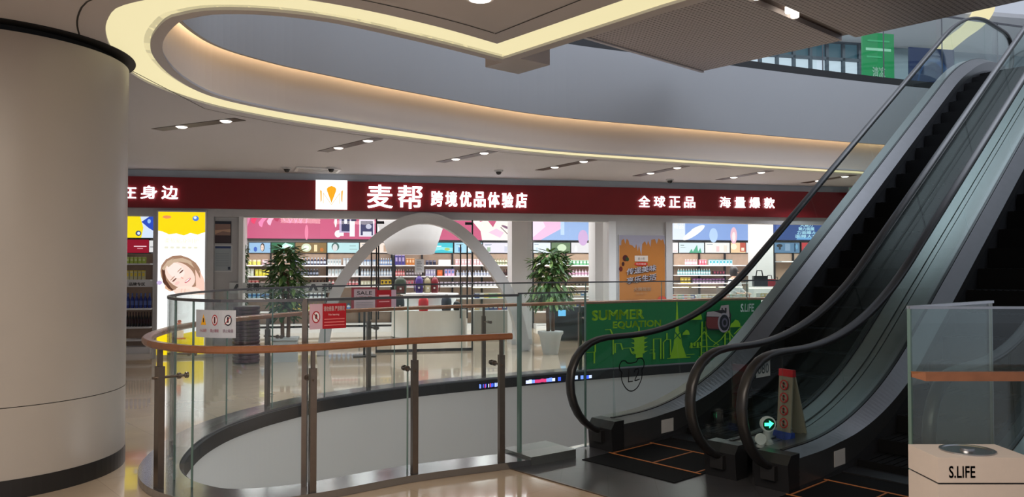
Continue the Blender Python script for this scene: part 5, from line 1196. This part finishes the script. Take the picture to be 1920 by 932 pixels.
mb = MB(); a = Art(mb, lambda x, y, d: (x, -.0305-d, .155+y), .001); a.ell(0, 0, .047, .047, c8(20, 70, 50)); a.poly([(-.034, -.012), (.002, -.012), (.002, -.03), (.038, .006), (.002, .03), (.002, .012), (-.034, .012)], lit('green_arrow', (.05, 1, .35), 4)); mb.build('green_arrow', di)
wd = thing('white_disc_marker', 'pale round disc standing left of the green arrow lamp', 'disc', ME @ Tr(.12, -1.43, .246, -.6)); MB(M['grey_frame']).lathe([(.03, 0), (.03, .02)], seg=14).build('foot', wd); MB(M['white']).lathe([(.042, -.01), (.042, .01)], seg=24, T=Matrix.Translation((0, 0, .06)) @ Matrix.Rotation(math.pi/2, 4, 'X')).build('disc', wd)

# ================================================================== RIGHT BARRIER AND BIN
B0 = pt(1704, 579, 1.385); B1 = pt(1849, 571, 1.385)
B1 = (B0[0]+.80, B0[1]+.62)
rb = thing('right_glass_barrier', 'glass barrier with wooden handrail at the right behind the white bin', 'barrier', Tr(B0[0], B0[1]))
rz = math.atan2(B1[1]-B0[1], B1[0]-B0[0]); LB = math.dist(B0, B1); R_ = Matrix.Rotation(rz, 4, 'Z')
MB(M['fin_glass']).box((.0, -.006, .03), (LB, .006, 1.385)).build('side_glass', rb, mtx=R_)
MB(M['glass_edge']).box((-.004, -.008, .03), (.012, .008, 1.385)).build('glass_corner_edge', rb, mtx=R_); MB(M['steel_pale']).box((LB-.006, -.008, .03), (LB+.006, .008, 1.40)).build('end_edge', rb, mtx=R_); MB(M['steel']).box((0, -.012, 1.385), (LB+.02, .012, 1.40)).build('top_edge', rb, mtx=R_)
MB(M['fin_glass']).box((.012, -.006, .03), (3.0, .006, 1.385)).build('front_glass', rb); MB(M['steel']).box((0, -.010, 1.385), (3.0, .010, 1.397)).build('top_edge', rb)
MB(M['steel_dark']).box((-.02, -.05, 0.001), (3.0, .05, .06)).build('plinth', rb)
wr_ = MB(M['wood']); wr_.add([(x-.035, y-.06, z+.018) for x, y, z in ((-.01, -.05, 1.035), (.04, -.085, 1.02), (3.0, -.085, 1.02), (3.0, -.02, 1.02), (.0, -.02, 1.03), (-.01, -.05, 1.05), (.04, -.085, 1.065), (3.0, -.085, 1.065), (3.0, -.02, 1.065), (.0, -.02, 1.06))], [(0, 1, 2, 3, 4)[::-1], (5, 6, 7, 8, 9), (0, 1, 6, 5), (1, 2, 7, 6), (2, 3, 8, 7), (3, 4, 9, 8), (4, 0, 5, 9)]); wr_.build('wooden_handrail', rb)
for x in (.62, 1.9): MB(M['steel_dark']).box((x-.02, -.15, 0), (x+.02, -.10, 1.02)).build('post', rb)
a_, b_, c__ = pt(1706, 833, .8), pt(1867, 834, .8), pt(1758, 858, .8)
x0, x1, y1, y0 = 1.785, 2.175, a_[1], c__[1]
y0 = y1-.40 if False else y0-.0
bn = thing('litter_bin', 'white square litter bin with a round steel ashtray top, cut by the frame corner', 'bin', Tr((x0+x1)/2, (y0+y1)/2)); hx, hy = (x1-x0)/2, (y1-y0)/2
MB(M['bin_white']).box((-hx, -hy, .03), (hx, hy, .687)).build('body', bn); MB(M['black']).box((-hx+.02, -hy+.02, 0), (hx-.02, hy-.02, .03)).build('base', bn); MB(M['ink']).box((-hx+.006, -hy+.006, .687), (hx-.006, hy-.006, .695)).build('seam', bn)
MB(M['bin_white']).box((-hx, -hy, .695), (hx, hy, .80)).build('lid', bn)
mb = MB(M['steel']); mb.lathe([(.112, .8005), (.112, .806), (.10, .806), (.095, .802), (.03, .802), (.028, .812)], seg=40, T=Matrix.Diagonal((1, .92, 1, 1))); mb.build('ashtray', bn)
mb = MB(); a = Art(mb, lambda x, y, d: (x, -hy-.001-d, y), .0005); a.text('S.LIFE', -hx+.045, .715, -hx+.155, .765, M['ink'], .03); mb.build('lettering', bn)

# ================================================================== UPPER LEVEL
UG = offset(CL, .10); i0, i1 = at_px(UG, 1000, False), len(UG)-1.01
ub = thing('upper_glass_balustrade', 'glass balustrade on the level above, seen between soffit and escalator', 'balustrade', Tr(UG[150][0], UG[150][1], UP)); o0 = UG[150]
cu_ = [(p[0]-o0[0], p[1]-o0[1]) for p in resample(seg(UG, i0, i1), 90)]
for k in range(9):
    MB(M['glass']).sweep([(*p, 0.02) for p in cu_[k*10:k*10+10]], [(-.006, 0), (.006, 0), (.006, 1.3), (-.006, 1.3)]).build('glass_panel', ub)
    p = cu_[k*10]; MB(M['skirt']).box((p[0]-.008, p[1]-.008, .02), (p[0]+.008, p[1]+.008, 1.32)).build('glass_joint', ub)
MB(M['skirt']).sweep([(*p, 1.32) for p in cu_], [(-.015, 0), (.015, 0), (.015, .03), (-.015, .03)]).build('top_rail', ub)
struct('wall_upper', MB(c8(120, 140, 148)).box((-34, 4.2, UP), (34, 4.4, 7.8)), MS)
ws = thing('upper_shop_window', 'bright bluish shop window on the level above behind the glass', 'shop window', MS)
(u0, _), (u1, _) = S(1392, 120, 4.1), S(1640, 120, 4.1); zt = S(1500, 108, 4.1)[1]; zb = S(1500, 140, 4.1)[1]
MB(lm8(205, 225, 240, .8)).box((u0, 4.12, UP+.3), (u1, 4.2, zt)).build('lit_backing', ws); mb = MB(c8(60, 72, 82))
for k in range(9): x = u0+(u1-u0)*k/8; mb.box((x-.04, 4.04, UP), (x+.04, 4.12, zt+.9))
mb.box((u0, 4.04, zt-.03), (u1, 4.12, zt+.05)).box((u0, 4.0, zt+.45), (u1, 4.12, zt+.52)); mb.build('mullions', ws)
MB(lm8(60, 95, 110, .6)).box((u0, 4.13, zt+.05), (u1, 4.2, zt+.45)).build('transom_panel', ws)
def upper_panel(name, label, cat, px0, py0, px1, py1, v, m, art=None):
    (a_, zt), (b_, zb) = S(px0, py0, v), S(px1, py1, v); zb = UP+.02
    t = thing(name, label, cat, MS @ Tr(a_, v, zb)); W_, H_ = b_-a_, zt-zb; MB(m).box((0, 0, 0), (W_, .05, H_)).build('panel', t); mb = MB()
    art(Art(mb, lambda x, y, d: (x*W_, -.002-d, y*H_))); mb.build('print', t); return t
GRN = c8(20, 140, 75)
upper_panel('green_banner', 'bright green upright banner on the level above', 'banner', 1617, 60, 1677, 150, 1.4, GRN, lambda a: (a.rect(.1, .80, .9, .83, c8(150, 215, 170)), a.text('清凉', .3, .5, .7, .62, c8(190, 230, 200), .02), a.rect(.12, .72, .6, .74, c8(60, 170, 105)), a.ell(.5, .3, .15, .03, c8(190, 90, 70)), a.rect(.15, .9, .85, .92, c8(60, 170, 105)), a.rect(.2, .2, .8, .22, c8(120, 200, 150))))
upper_panel('dark_blue_booth', 'dark blue booth wall with a pale crescent on the level above', 'booth', 1705, 88, 1790, 160, 1.2, c8(22, 42, 78), lambda a: (a.ell(.55, .45, .4, .42, c8(35, 70, 115), n=24), a.ell(.5, .5, .3, .32, c8(22, 42, 78), n=24), a.poly([(.45, .3), (.6, .28), (.8, .45), (.85, .62), (.72, .5)], c8(150, 180, 200))))
# curved pale light strip on the upper ceiling
pts_ = [pt(x, y, 7.68) for x, y in ((1784, 95), (1812, 72), (1840, 52), (1858, 32), (1866, 12), (1860, -12))]
MBs = MB(M['strip']); c2 = spline(pts_, 6); q = offset(c2, -.45); ribbon(c2, q, 7.68, 7.68, M['strip'], MBs); ribbon(c2, c2, 7.68, 7.75, M['strip'], MBs); ribbon(q, q, 7.68, 7.75, M['strip'], MBs)
tag(MBs.build('curved_light_strip'), 'pale curved light strip on the highest ceiling above the escalator top', 'light strip')
# exit sign at the far right of the shop front ceiling
u, z = S(1606, 345, -.3); ex = thing('exit_sign', 'small green exit sign by the escalator at the right end of the fascia', 'exit sign', MS @ Tr(u, -.3, 3.10)); MB(M['grey_frame']).box((-.18, 0, 0), (.18, .03, .16)).build('case', ex); MB(lm8(70, 170, 120, .5)).box((-.165, -.003, .015), (.165, 0, .145)).build('lit_face', ex); MB(M['grey_frame']).box((-.01, .01, .16), (.01, .02, .2)).build('hanger', ex)
